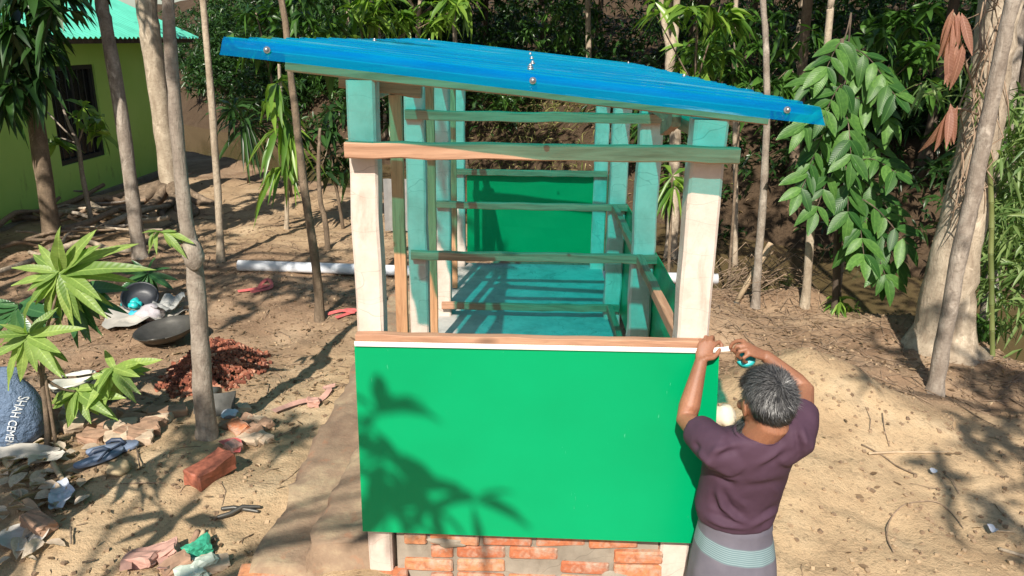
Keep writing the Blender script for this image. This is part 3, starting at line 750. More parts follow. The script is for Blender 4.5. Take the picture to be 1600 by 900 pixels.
# trees standing round the yard behind the photographer's left and right (they shade it)
def offtree(x, y, label, crown, top=4.6, r=.09, leafL=.22, leaf='leaf_mid', kk=8, bark='bark_brown'):
    g = Vector((x, y, Hs(x, y))); o = thing('tree', label, 'tree', g)
    b = MB(); tp = g+Vector((.1, 0, top)); trunk_mesh(b, [(g-Vector((0, 0, .1)), r), (g+Vector((.05, .03, top*.5)), r*.85), (tp, r*.6)], 10)
    ps = []
    for c in crown:
        cc = Vector(c[:3]); mid = tp.lerp(cc, .5)+Vector((0, 0, .15)); trunk_mesh(b, [(tp-Vector((0, 0, .3)), r*.5), (mid, r*.35), (cc, r*.12)], 6, 3, .01, 1)
        ps.append(rosettes(blob(cc, (c[3], c[3], c[3]*.6), c[4]), kk, leafL, leafL*.27))
    b.build('trunk', M_[bark], o, True); foliage('crown', ps, M_[leaf], o); return o
offtree(-5.6, 2.3, 'leafy tree left of the yard outside the picture', [(-5.4, 1.6, 5.0, .9, 44), (-4.4, 1.6, 5.1, .7, 28), (-6.4, 3.2, 5.2, 1.0, 40), (-3.6, 1.3, 5.0, .6, 17), (-4.9, 2.8, 5.2, .6, 18), (-2.9, 1.5, 5.1, .5, 11), (-2.4, .9, 5.2, .4, 8), (-3.1, 2.4, 5.2, .4, 10), (-2.2, 2.0, 5.2, .4, 7)])
offtree(-3.0, -2.6, 'mango tree at the left rear of the yard, outside the picture', r=.045, crown= [(x-.66, -.8, z+2.9, r_, n_) for x, z, r_, n_ in ((-.54, 1.33, .01, 1), (-.54, 1.16, .03, 1), (-.46, 1.0, .05, 2), (-.34, .93, .04, 1), (-.21, .98, .01, 1), (-.52, .90, .04, 1))] + [(-4.2, -1.5, 4.6, .5, 12), (-3.6, -1.3, 4.4, .5, 16), (-4.4, -.4, 4.5, .5, 14), (-2.75, -.4, 4.2, .22, 6), (-2.2, -.3, 4.3, .18, 4)], leafL=.24)
offtree(3.1, -1.2, 'broad tree at the right rear of the yard, outside the picture', [(1.2, -1.6, 4.9, .3, 8), (1.55, -2.1, 5, .4, 15), (1.05, -2.6, 4.9, .3, 7), (1.75, -1.2, 5, .4, 15), (2.2, -.6, 5, .5, 18), (1.1, -.5, 5.1, .2, 4), (1.9, .2, 5.1, .4, 9)], leafL=.2)
offyoung = offtree(-2.9, 1.75, 'young mango tree left of the yard, outside the picture', [(-2.32, 1.95, 1.80, .05, 2), (-2.75, 2.0, 1.7, .08, 3), (-2.55, 1.6, 1.75, .03, 1), (-2.0, 1.35, 2.0, .02, 1)], top=1.5, r=.03, leafL=.3, kk=9, leaf='leaf_light')

# the wood beyond the creek
wood = []
for i in range(38):
    for _ in range(40):
        x, y = (random.uniform(-15, 17), random.uniform(8, 26)) if i < 28 else (random.uniform(-10.5, -2.5), random.uniform(20, 29)); s = x+y
        if 17.6 < s < 27 and all((x-a)**2+(y-c)**2 > 2.4 for a, c in wood) and abs(x/y) < .95: break
    wood.append((x, y))
for i, (x, y) in enumerate(wood):
    g = Vector((x, y, Hs(x, y)-.1)); near = y < 17
    o = thing('tree', 'shaded trunk with dark crown in the wood beyond the creek', 'tree', g, 'shaded trees of the wood beyond the creek')
    h = random.uniform(4.5, 6.5); r = random.choice((.05, .07, .09, .14)); b = MB()
    l = Vector((random.uniform(-.5, .5), random.uniform(-.3, .3), 0)); tp = g+l+Vector((0, 0, h))
    trunk_mesh(b, [(g, r), (g+l*.4+Vector((0, 0, h*.35)), r*.9), (g+l*.6+Vector((0, 0, h*.7)), r*.75), (tp, r*.5)], 9)
    ps = []
    for c in range(5):
        a = random.uniform(0, 6.28); cc = tp+Vector((math.cos(a)*1.3, math.sin(a)*1.3, random.uniform(-1.2, 1.2)))
        trunk_mesh(b, [(g+l*.6+Vector((0, 0, h*.7)), r*.5), (cc, r*.15)], 5, 3, .01, 1)
        ps.append(rosettes(blob(cc, (1.25, 1.25, .8), 46), 7, .26, .085))
    if i % 2 == 0:      # long limbs over the creek, added out of view to shade the far bank
        for c in range(4):
            cc = Vector((x-.8+random.uniform(-1.6, 1.6), max(9.2, y-random.uniform(2.0, 6.5)), random.uniform(4.4, 6.0)))
            trunk_mesh(b, [(tp-Vector((0, 0, .4)), r*.5), (tp.lerp(cc, .5)+Vector((0, 0, .4)), r*.4), (cc, r*.15)], 5, 3, .01, 1)
            ps.append(rosettes(blob(cc, (1.3, 1.3, .6), 60), 7, .28, .09))
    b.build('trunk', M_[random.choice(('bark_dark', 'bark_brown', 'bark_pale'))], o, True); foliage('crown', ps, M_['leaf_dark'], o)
# undergrowth on the far bank and behind the yard
ps = []
for _ in range(620):
    x = random.uniform(-18, 20); s = random.choice((random.uniform(18.2, 21), random.uniform(20, 27), random.uniform(24, 34))); y = s-x
    if y < 6 or abs(x/y) > 1.1: continue
    z = Hs(x, y); h = random.uniform(.3, 1.6)
    ps.append(rosettes(blob((x, y, z+h), (random.uniform(.4, .9),)*2+(h*.8,), 22), 6, random.choice((.16, .22, .3)), .06))
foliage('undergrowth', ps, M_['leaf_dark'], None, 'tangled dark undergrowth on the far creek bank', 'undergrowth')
ps = []
for _ in range(130):
    x = random.uniform(-13, 14); y = random.uniform(17.6, 24)-x
    if y < 7 or abs(x/y) > .9: continue
    z = Hs(x, y); h = random.uniform(.5, 2.6)
    ps.append(rosettes(blob((x, y, z+h), (.5, .5, .5), 12), 7, .24, .065, droop=(.3, .9)))
foliage('bank_shrubs', ps, M_['leaf_mid'], None, 'green leafy shrubs along the far creek bank', 'shrubs')
ps = []
for _ in range(230):
    x = random.uniform(-13, -2); y = random.uniform(17.4, 21.5)-x; z = Hs(x, y); h = random.uniform(.3, 2.2)
    ps.append(rosettes(blob((x, y, z+h), (.7, .7, h*.7), 26), 6, .26, .075))
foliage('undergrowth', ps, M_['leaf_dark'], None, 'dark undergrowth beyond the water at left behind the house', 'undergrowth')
ps = []
for _ in range(150):
    x = random.uniform(1.5, 9.5); y = random.uniform(17.0, 20.5)-x; z = Hs(x, y); h = random.uniform(.1, .9)
    ps.append(rosettes(blob((x, y, z+h), (.45, .45, h*.7), 14), 6, random.choice((.14, .2, .26)), .05))
foliage('undergrowth', ps, M_['leaf_dark'], None, 'low dark undergrowth on the creek bank behind the hanging leaves at right', 'undergrowth')
n = 5200; x_ = rng.uniform(-9, 10, n); y_ = rng.uniform(16.7, 23, n)-x_; P = np.stack([x_, y_, H(x_, y_)+.015], 1); D = rng.normal(size=(n, 3))*np.array([1, 1, .35])
foliage('bank_litter', [leaf_arrays(P, D, rng.uniform(.06, .22, n), rng.uniform(.015, .06, n), .1)], M_['leaf_dry'], None, 'dead leaves and roots littering the far creek bank', 'leaf litter')
# dry grass and litter slope seen through the shed
n = 2600; P = np.stack([rng.normal(0, 1.5, n)-.2, np.zeros(n), np.zeros(n)], 1); P[:, 1] = rng.uniform(17.4, 21, n)-P[:, 0]; P[:, 2] = H(P[:, 0], P[:, 1])
D = rng.normal(size=(n, 3))*.8+np.array([0, -.3, .8])
foliage('bank_grass', [leaf_arrays(P, D, rng.uniform(.15, .5, n), .02, .6)], M_['leaf_grass'], None, 'dry yellow grass on the sunlit far bank behind the shed', 'grass')

# ---- leafy branches seen close up, lit
def spray(name, label, cat, pix, Y, n, L, W, leaf, R=.25, k=8, droop=(.3, .9), stem=None, bark='bark_brown', up=0):
    """leaf whorls at photo points in a plane of depth; stem joins them to the ground"""
    ps = []; b = MB(); c0 = PY(pix[0][0], pix[0][1], Y)
    root = stem if stem is not None else Vector((c0.x+.2, Y+.3, Hs(c0.x+.2, Y+.3)))
    o = thing(name, label, cat, root); first = None
    mid = Vector((root.x*.5+c0.x*.5, root.y*.5+Y*.5, max(root.z+.5, c0.z*.6+root.z*.4)))
    trunk_mesh(b, [(root-Vector((0, 0, .05)), .022), (mid, .018), (c0, .012)], 7, 4, .006, 1.1)
    for (x, y) in pix:
        c = PY(x, y, Y+random.uniform(-.35, .35)); trunk_mesh(b, [(mid.lerp(c0, .5), .011), (c, .005)], 5, 3, .01, 1)
        ps.append(rosettes(blob(c, (R, R, R*.7), n), k, L, W, droop=droop, up=up))
    b.build('stem', M_[bark], o, True); foliage('crown', ps, M_[leaf], o); return o
spray('shrub', 'bright green broad leaved bush above the middle of the blue roof', 'bush', [(560, 20), (620, 35), (680, 25), (520, 50), (590, 0), (720, 10)], 11.5, 7, .30, .08, 'leaf_light')
spray('shrub', 'dark green leafy bush behind the left end of the roof', 'bush', [(400, 20), (450, 60), (500, 40), (380, 70), (520, 90), (470, 10)], 10.5, 8, .26, .075, 'leaf_mid')
spray('mango_tree', 'young mango tree with bright drooping leaves right of the forked trunk', 'tree', [(1090, 15), (1120, 25), (1085, 70), (1110, 90), (1125, 10), (1020, 15), (1075, 110)], 8.3, 3, .30, .065, 'leaf_light', .16)
spray('shrub', 'glossy dark leaved bush above the right end of the roof', 'bush', [(1160, 90), (1200, 30), (1230, 110), (1150, 30), (1250, 60), (1180, 130), (1230, 150), (1140, 70)], 9.6, 7, .22, .07, 'leaf_mid', .3)
spray('shrub', 'green leafy bush at top right between bare trees', 'bush', [(1360, 60), (1400, 40), (1390, 100), (1430, 90), (1350, 110), (1420, 20), (1440, 130)], 8.8, 8, .22, .07, 'leaf_mid', .26)
spray('shrub', 'small dark mango bush left of the white front post', 'bush', [(505, 200), (520, 245), (540, 225), (500, 265), (545, 270), (530, 180), (470, 200)], 9.2, 4, .26, .06, 'leaf_dark', .14, stem=Vector((-2.25, 9.3, Hs(-2.25, 9.3))))
spray('palm_sprout', 'spiky dark leaved plant before the creek at left', 'plant', [(385, 185), (400, 200), (370, 175)], 11.5, 3, .55, .05, 'leaf_dark', .12, 12, (.3, .8), stem=Vector((-4.2, 11.6, Hs(-4.2, 11.6))))
sap = [o for o in COL.objects if o.get('label', '').startswith('short pale pole')][0]
cs = [PY(x, y, sap.location.y-.1) for (x, y) in ((435, 200), (450, 215), (440, 185), (452, 190), (440, 260), (430, 130), (420, 160))]
foliage('crown', [rosettes(np.array(cs), 11, .42, .075, droop=(.6, 1.2), up=.1)], M_['leaf_light'], sap)
# dracaena right of the shed
spray('dracaena', 'bushy dracaena seen between the right posts', 'plant', [(1050, 275), (1052, 290), (1046, 300)], 7.9, 1, .34, .045, 'leaf_light', .02, 16, (.3, .9), stem=Vector((1.5, 7.95, Hs(1.5, 7.95))))
# bamboo clump at right
o = thing('bamboo', 'green bamboo stalk with narrow leaves at the right edge', 'bamboo', G(1550, 556)); Yb = o.location.y
b = MB(); pts = [PY(1551+random.uniform(-1, 1)-(.012*(555-y)), y, Yb) for y in range(556, 230, -40)]
for i in range(len(pts)-1):
    p, q = pts[i], pts[i+1]; b.tube([p, p.lerp(q, .04), p.lerp(q, .95), q], [.021, .0175, .0165, .020], 10)
b.build('culm', leafmat('bamboo_culm', (.10, .13, .04), (.16, .18, .06), .4, 0), o, True)
ps = []
for (x, y, n) in ((1570, 200, 60), (1590, 260, 70), (1560, 330, 50), (1590, 350, 70), (1580, 420, 60), (1600, 450, 60), (1540, 250, 30), (1595, 170, 50), (1510, 130, 20), (1575, 520, 14), (1620, 300, 80)):
    C = blob(PY(x, y, Yb+random.uniform(.1, .9)), (.26, .35, .22), n)
    D = rng.normal(size=(n*3, 3))+np.array([-.2, 0, -.7]); ps.append(leaf_arrays(np.repeat(C, 3, 0), D, rng.uniform(.12, .24, n*3), .024, .3))
foliage('crown', ps, M_['leaf_bamboo'], o)
# compound leaved branch hanging right of the roof: every leaflet is a part
comp = thing('walnut_sapling', 'sapling with large glossy compound leaves hanging over the creek at right', 'tree', [q for q in COL.objects if q.get('label', '').startswith('thin dark sapling')][0].location+Vector((.25, .12, 0)))
Yc = comp.location.y; b = MB(); nleaf = 0
crt = [PY(x, y, Yc) for (x, y) in ((1312, 470), (1314, 330), (1318, 230), (1322, 120), (1330, 20))]
trunk_mesh(b, [(comp.location-Vector((0, 0, .05)), .02)]+[(p, .018-.003*i) for i, p in enumerate(crt)], 7, 3, .004, 1)
fr = [(1300,190,1262,265),(1320,170,1330,250),(1300,210,1250,300),(1330,200,1385,255),(1310,240,1275,330),(1320,250,1325,335),(1335,250,1400,270),(1325,270,1390,330),(1330,300,1330,385),(1335,310,1375,430),(1340,310,1415,380),(1335,330,1350,400),(1345,335,1400,410),(1300,150,1255,200),(1320,130,1290,175),(1330,150,1390,190),(1310,90,1265,130),(1330,80,1380,120),(1350,370,1385,435),(1340,110,1400,150),(1320,60,1290,110)]
for (x0, y0, x1, y1) in fr:
    y_ = Yc+random.uniform(-.25, .1); a = PY(x0, y0, y_); e = PY(x1, y1, y_-random.uniform(.1, .35))
    base = min(crt, key=lambda q: (q-a).length)
    mid = a.lerp(e, .45)+Vector((0, 0, .05)); line = [(base, .007), (a, .006), (mid, .0045), (e, .003)]
    trunk_mesh(b, line, 5, 3, .002, 1)
    d = (e-a); Lr = d.length
    nj = max(3, min(5, int(Lr/.075)))
    for j in range(nj):
        t = .12+.83*j/(nj-1)+random.uniform(-.03, .03); c = a.lerp(e, t)+Vector((0, 0, .05*math.sin(t*3.1)))
        sd = d.cross(Vector((0, -.8, .6))).normalized()
        for sg in (-1, 1):
            if nleaf >= 292: break
            ll = random.uniform(.16, .25); dr = (sd*sg*.85+d.normalized()*.55+Vector((random.uniform(-.2, .2), -.15+random.uniform(-.25, .25), -.45+random.uniform(-.25, .25)))).normalized()
            put_leaf('compound', c, c+dr*ll, comp, up=Vector((random.uniform(-.3, .3), -.7, .8))); nleaf += 1
    put_leaf('compound', e, e+d.normalized()*.17+Vector((0, 0, -.05)), comp, up=Vector((0, -.7, .8))); nleaf += 1
b.build('stem', M_['bark_dark'], comp, True)
# dead reddish leaves on the shaggy tree
big = [q for q in COL.objects if q.get('label', '').startswith('big pale shaggy')][0]
for (x0, y0, m) in ((1488, 15, 9), (1482, 165, 8), (1492, 60, 3)):
    for j in range(m):
        a = PY(x0+random.uniform(-9, 16), y0+random.uniform(-4, 16), big.location.y-.35); put_leaf('red', a, a+Vector((random.uniform(-.07, .1), random.uniform(-.08, .05), -random.uniform(.18, .3))), big, up=(random.uniform(-.4, .4), -1, .2), name='dead_leaf')
b = MB()
trunk_mesh(b, [(PY(1535, 190, big.location.y-.15), .012), (PY(1510, 100, big.location.y-.3), .008), (PY(1490, 20, big.location.y-.35), .005)], 5, 3, .006, 1)
trunk_mesh(b, [(PY(1530, 180, big.location.y-.2), .01), (PY(1505, 170, big.location.y-.32), .007), (PY(1484, 172, big.location.y-.35), .004)], 5, 3, .006, 1)
for _ in range(70):   # hanging strips of bark and vine
    y = random.uniform(-30, 300); xc = 1562-(y/532)*92; a = PY(xc+random.uniform(-26, 26), y, big.location.y-random.uniform(.2, .27)); l = random.uniform(.1, .4)
    b.tube([a, a+Vector((random.uniform(-.06, .06), -.03, -l*.5)), a+Vector((random.uniform(-.14, .1), -.02, -l))], [.004, .006, .002], 4)
o = b.build('bark_strip', M_['twig'], big, True); o['kind'] = 'stuff'
# mango plant at the left front: every leaf a part
mp = thing('mango_plant', 'young mango plant with big light green leaves by the blue sack', 'plant', G(74, 700)); Ym = mp.location.y
ros = [(95, 428, .0, [(188,368),(196,396),(204,429),(163,512),(140,470),(88,512),(101,502),(35,450),(48,395),(56,378),(88,372),(128,362),(48,500),(60,520),(25,478),(165,495),(150,380),(75,360)], 'mango'),
       (43, 524, -.1, [(120,506),(117,562),(55,578),(3,505),(-4,541),(20,585),(92,588),(25,470),(75,480),(-20,560),(-10,610)], 'mango'),
       (177, 577, .1, [(241,556),(199,614),(222,606),(161,543),(140,592),(140,618),(172,604),(215,565),(205,580),(130,640)], 'mango'),
       (120, 612, .1, [(172,642),(120,656),(90,605),(150,600),(175,618),(105,640)], 'mango'),

       (112, 455, .25, [(160,500),(170,465),(120,520),(150,530),(70,500),(95,530),(60,470),(180,440)], 'mango_dark'),
       (30, 480, .2, [(0,470),(10,520),(60,540),(70,510),(-10,500)], 'mango_dark')]
b = MB(); r0 = mp.location
st1 = [r0-Vector((0, 0, .05)), PY(72, 640, Ym), PY(66, 590, Ym), PY(70, 520, Ym)]; trunk_mesh(b, list(zip(st1, (.017, .015, .013, .011))), 8, 3, .002, 1.2)
st2 = [r0+Vector((.06, -.02, -.05)), PY(82, 660, Ym), PY(70, 585, Ym)]; trunk_mesh(b, list(zip(st2, (.01, .01, .008))), 7, 3, .002, 1.2)
for (cx, cy, dy, tips, key) in ros:
    c = PY(cx, cy, Ym+dy); src = st1[2] if cy > 500 else st1[3]
    trunk_mesh(b, [(src, .009), (src.lerp(c, .5)+Vector((0, 0, -.02)), .007), (c, .006)], 6, 3, .002, 1)
    extra = []
    for _ in range(12):
        an = random.uniform(-.4, 3.6); rr = random.uniform(40, 95)*(.7 if cy > 560 else 1); extra.append((cx+math.cos(an)*rr, cy+math.sin(an)*rr*.8+14))
    for (tx, ty) in tips+extra:
        dd = random.uniform(-.16, .12); px = math.hypot(tx-cx, ty-cy); c2 = c+Vector((random.uniform(-.008, .008), random.uniform(-.01, .01), random.uniform(-.012, .02)))
        put_leaf(key, c2, PY(tx, ty, Ym+dy+dd), mp, width=min(1.25, max(.75, 1.0*75/max(px, 40))), up=Vector((random.uniform(-.3, .5), -.75, .75)))
b.build('stem', M_['bark_brown'], mp, True)
# dark small mango seedling by the plastic sheet
sd = thing('mango_seedling', 'small dark green mango seedling behind the white plastic sheet', 'plant', G(232, 462)); Ys = sd.location.y
b = MB(); c = PY(231, 427, Ys-.1); trunk_mesh(b, [(sd.location-Vector((0, 0, .04)), .01), (c, .008)], 6, 3, .003, 1); b.build('stem', M_['bark_brown'], sd, True)
for (tx, ty) in ((278,436),(252,466),(212,476),(188,424),(236,400),(182,452),(200,462),(262,410),(205,405),(240,470),(270,450),(222,480),(195,438)):
    put_leaf('mango_dark', c, PY(tx, ty, Ys-.1+random.uniform(-.2, .1)), sd, up=Vector((random.uniform(-.3, .3), -.6, .8)))
# yellow green shoot on the nearest tree
b = MB(); Yt = tk.location.y-.08; sp = [PY(296, 385, tk.location.y), PY(250, 362, Yt), PY(232, 368, Yt-.05)]
trunk_mesh(b, list(zip(sp, (.006, .005, .004))), 6, 4, .002, 1); b.build('shoot', M_['leaf_light'], tk, True)
for (bx, by, tx, ty) in ((262,362,303,379),(255,362,285,392),(250,362,222,390),(240,364,228,380),(245,362,240,395),(252,362,275,360),(248,362,230,356),(258,362,262,390)):
    put_leaf('mango', PY(bx, by, Yt), PY(tx, ty, Yt-random.uniform(0, .08)), tk, up=Vector((random.uniform(-.3, .3), -.7, .8)), name='shoot_leaf')
# sapling before the window with pale leaves
sw = thing('sapling', 'thin crooked sapling with pale leaf sprays before the house window', 'sapling', G(146, 366)); Yw2 = sw.location.y
b = MB(); pl_ = [sw.location-Vector((0, 0, .05))]+[PY(x, y, Yw2) for (x, y) in ((138, 320), (128, 270), (122, 225), (108, 195), (92, 150))]
trunk_mesh(b, list(zip(pl_, (.03, .028, .026, .022, .016, .01))), 8, 3, .003, 1.2)
for (x, y) in ((135, 185), (95, 215), (65, 166)):
    trunk_mesh(b, [(pl_[3], .012), (PY(x, y, Yw2), .006)], 5, 3, .004, 1)
b.build('trunk', M_['bark_grey'], sw, True)
C = np.array([PY(x+random.uniform(-9, 9), y+random.uniform(-8, 8), Yw2+random.uniform(-.2, .2)) for (x, y, n) in ((125, 172, 2), (145, 185, 3), (158, 205, 2), (90, 220, 3), (108, 190, 1)) for _ in range(n)])
foliage('crown', [rosettes(C, 6, .21, .08, droop=(.2, .8))], M_['leaf_light'], sw)
# ------------------------------------------------------------------ things lying in the yard
def gz(p, dz=0): return Vector((p[0], p[1], Hs(p[0], p[1])+dz))
def lump(c, r, sub=2, a=.25, seed=0, flat=1):
    """a bumpy closed lump"""
    bm = bmesh.new(); bmesh.ops.create_icosphere(bm, subdivisions=sub, radius=1)
    for v2 in bm.verts:
        n = float(fbm(v2.co.x*1.7+seed*3.1+v2.co.z*1.3, v2.co.y*1.7+seed+v2.co.z*.9, 3, 70))
        v2.co *= 1+a*n*1.6
        v2.co = Vector((v2.co.x*r[0], v2.co.y*r[1], v2.co.z*r[2]))
    b = MB(); vs = [Vector(c)+v2.co for v2 in bm.verts]; fs = [tuple(v2.index for v2 in f.verts) for f in bm.faces]; bm.free()
    return b.add(vs, fs)
def mset(name, mb, m, label, cat, group=None, smooth=False, at=None, kind=None):
    o = mb.build(name, m, None, smooth, local=at) if at is not None else mb.build(name, m, None, smooth)
    return tag(o, label, cat, group, kind)
M_['pvc'] = simple('white_pvc', (.72, .74, .78), .3, .06, 6, .03)
M_['black_rubber'] = simple('black_rubber', (.025, .028, .035), .45, .3, 12, .3)
M_['iron'] = simple('sooty_iron', (.09, .085, .075), .45, .4, 9, .3, Metallic=.5)
M_['steel'] = simple('worn_steel', (.10, .098, .09), .45, .5, 14, .2, Metallic=.2)
M_['white_cloth'] = simple('woven_white_plastic', (.46, .43, .38), .55, .15, 9, .3)
M_['grey_cloth'] = simple('grey_sacking', (.36, .36, .34), .7, .2, 14, .4)
M_['turq'] = simple('turquoise_plastic', (.02, .42, .42), .35, .4, 60, .5)
M_['skyblue'] = simple('blue_plastic', (.05, .42, .62), .35, .3, 30, .4)
M_['pinkbag'] = simple('clear_bag', (.45, .41, .43), .25, .25, 20, .5)
M_['redstrap'] = simple('red_strap', (.58, .13, .12), .5, .25, 20, .1)
M_['pink'] = simple('faded_pink', (.44, .25, .20), .8, .25, 20, .3)
M_['foil'] = simple('silver_wrapper', (.42, .45, .52), .4, .3, 20, .4)
M_['bluegrey'] = simple('blue_rubber', (.17, .215, .31), .8, .3, 25, .2)
M_['strap_dark'] = simple('dark_blue_strap', (.03, .045, .08), .5, .2, 25, .2)
M_['sackblue'] = simple('blue_cement_sack', (.10, .15, .235), .55, .35, 9, 1.0, .03)
M_['print'] = simple('white_print', (.68, .70, .72), .5, .15, 20, .1)
M_['bucket'] = simple('dirty_white_plastic', (.58, .57, .50), .5, .25, 8, .15)
M_['redplastic'] = simple('red_plastic', (.42, .03, .025), .35, .2, 10, .1)
M_['packet_green'] = simple('green_packet', (.05, .36, .22), .4, .3, 40, .4)
M_['packet_white'] = simple('pale_packet', (.55, .62, .52), .45, .15, 20, .3)
M_['sandstone'] = simple('sandy_stone', (.42, .32, .19), .95, .25, 20, .5)
M_['stone_pale'] = simple('cream_sacking', (.62, .55, .42), .8, .15, 20, .4)
M_['sheet_grey'] = simple('grey_tin', (.35, .34, .33), .45, .2, 10, .1, Metallic=.4)
M_['soil_dark'] = simple('root_soil', (.10, .07, .045), .95, .4, 14, .6)

# long white pipe
a = Vector((-2.77, 7.16, 0)); c = Vector((1.77, 7.02, 0)); zp = max(Hs(*(a.lerp(c, i/12)).xy) for i in range(13))
a.z = c.z = zp+.035; a.z += .01
b = MB(); d = (c-a).normalized(); n = 20; u = Vector((0, 0, 1)); sv = d.cross(u)
vs = []
for (p, r) in ((a+d*.02, .041), (a, .046), (a, .052), (a.lerp(c, .5)-Vector((0, 0, .01)), .052), (c, .052), (c, .046), (c-d*.02, .041)):
    for k in range(n): an = 2*math.pi*k/n; vs.append(p+(sv*math.cos(an)+u*math.sin(an))*r)
b.add(vs, [(i*n+k, i*n+(k+1) % n, (i+1)*n+(k+1) % n, (i+1)*n+k) for i in range(6) for k in range(n)])
mset('pipe', b, M_['pvc'], 'long white plastic pipe lying on the earth behind the shed posts', 'pipe', smooth=True, at=a)

# plastic sheet with odds and ends
def sheet(c, rx, ry, m, name, label, cat, seed=0, amp=.05, n=26, lift=.012, rz=0):
    vs = []; fs = []; na = 36
    for i in range(n//2+1):
        for k in range(na):
            t = i/(n//2); an = 2*math.pi*k/na; edge = 1+.22*float(fbm(math.cos(an)*2+seed, math.sin(an)*2, 3, 80))
            x = math.cos(an+rz)*rx*t*edge; y = math.sin(an)*ry*t*edge
            X, Y = c[0]+x, c[1]+y
            vs.append((X, Y, Hs(X, Y)+lift+amp*abs(float(fbm(x*7+seed, y*7, 4, 81)))*1.4+amp*.5*t*t))
    for i in range(n//2):
        for k in range(na): fs.append((i*na+k, i*na+(k+1) % na, (i+1)*na+(k+1) % na, (i+1)*na+k))
    o = MB().add(vs, fs).build(name, m, None, True, local=Vector((c[0], c[1], Hs(c[0], c[1])))); return tag(o, label, cat)
cs_ = G(226, 497)
sheet(cs_, .29, .36, M_['white_cloth'], 'plastic_sheet', 'crumpled white woven sheet holding scraps on the ground', 'sheet', 3, .05)
def on(px, py, dz): g = G(px, py); return gz(g, dz)
t0 = on(222, 486, .11); b = MB(); tilt = Matrix.Rotation(rad(38), 3, 'X') @ Matrix.Rotation(rad(12), 3, 'Y'); prof = [(.005, -.05), (.09, -.055), (.135, -.035), (.15, .0), (.15, .035), (.142, .04), (.135, .03), (.12, -.02), (.08, -.035), (.005, -.035)]
rings = []
for (r, z) in prof: rings.append((t0+tilt@Vector((0, 0, z)), tilt@Vector((r, 0, 0)), tilt@Vector((0, r, 0))))
mset('bowl', b.loft(rings, 28), M_['black_rubber'], 'black ribbed rubber bowl tipped up on the white sheet', 'bowl', smooth=True, at=t0)
b = MB()
for k in range(9): b.add(*(lambda q: (q.v, q.f))(lump(on(198+k*2.5, 486+random.uniform(-5, 5), .05+random.random()*.03), (.04, .035, .03), 2, .5, k)))
mset('net_bag', b, M_['turq'], 'turquoise plastic netting bundled on the white sheet', 'net', smooth=True, at=on(205, 488, 0))
mset('plastic_wad', lump(on(214, 500, .05), (.05, .04, .03), 3, .5, 4), M_['skyblue'], 'small bright blue plastic wad beside the turquoise netting', 'plastic scrap', smooth=True, at=on(214, 500, 0))
mset('plastic_bag', lump(on(236, 503, .07), (.10, .08, .07), 3, .35, 6), M_['pinkbag'], 'clear plastic bag with pinkish contents on the white sheet', 'bag', smooth=True, at=on(236, 503, 0))
sheet(G(266, 494), .11, .20, M_['grey_cloth'], 'sack', 'folded grey sacking at the right side of the white sheet', 'sack', 8, .10, lift=.05)
# iron pan
c0 = on(262, 533, .075); tilt = Matrix.Rotation(rad(4), 3, 'X') @ Matrix.Rotation(rad(-7), 3, 'Y'); b = MB(); rings = []
for (r, z) in [(.003, -.06), (.08, -.056), (.15, -.035), (.2, .0), (.222, .03), (.228, .032), (.228, .036), (.219, .034), (.196, .006), (.146, -.028), (.08, -.047), (.003, -.05)]:
    rings.append((c0+tilt@Vector((0, 0, z)), tilt@Vector((r, 0, 0)), tilt@Vector((0, r, 0))))
po = thing('pan', 'wide shallow iron mortar pan with loop handles before the white sheet', 'pan', gz(c0))
b.loft(rings, 36).build('bowl', M_['iron'], po, True)
for an in (-1.45, 1.35):
    b = MB(); pts = []
    for k in range(9):
        tt = -.28+.56*k/8; out = .222+.05*math.cos(tt/.28*math.pi/2); pts.append(c0+tilt@Vector((math.cos(an+tt)*out, math.sin(an+tt)*out, .03+.03*math.cos(tt/.28*math.pi/2))))
    b.tube(pts, .0065, 7).build('handle', M_['iron'], po, True)
# crushed brick heap
def chips(name, label, cat, pts, m, r=(.012, .026), at=None):
    b = MB()
    for p in pts:
        q = random.uniform(*r); R_ = Matrix.Rotation(random.uniform(0, 6.3), 3, 'Z') @ Matrix.Rotation(random.uniform(-3, 3), 3, 'X')
        vs = [Vector((x*q*random.uniform(.6, 1.3), y*q*random.uniform(.6, 1.3), z*q*random.uniform(.5, 1.1))) for x in (-1, 1) for y in (-1, 1) for z in (-1, 1)]
        b.add([Vector(p)+R_@v2 for v2 in vs], [(0, 1, 3, 2), (4, 6, 7, 5), (0, 4, 5, 1), (2, 3, 7, 6), (0, 2, 6, 4), (1, 5, 7, 3)])
    return mset(name, b, m, label, cat, at=at, kind='stuff')
t = NT('brick_chips'); c = t.ramp(t.n('ShaderNodeNewGeometry').outputs['Random Per Island'], [(0, (.10, .03, .02)), (.55, (.25, .075, .04)), (.85, (.36, .13, .075)), (1, (.5, .28, .19))]); t.col(c); t.set(Roughness=.95); M_['chips'] = t.m
hc = G(338, 575); pts = []
for _ in range(2600):
    x = random.gauss(0, .17); y = random.gauss(0, .22); e = (x/.27)**2+(y/.38)**2
    if e > 1.3+random.random()*.5: continue
    X, Y = hc.x+x, hc.y+y; pts.append((X, Y, Hs(X, Y)+max(0, .17*(1-e))*random.uniform(.75, 1.02)+.008))
chips('brick_chip_heap', 'heap of crushed red brick chips behind the nearest left tree', 'brick chips', pts, M_['chips'], (.005, .0145), at=gz(hc))
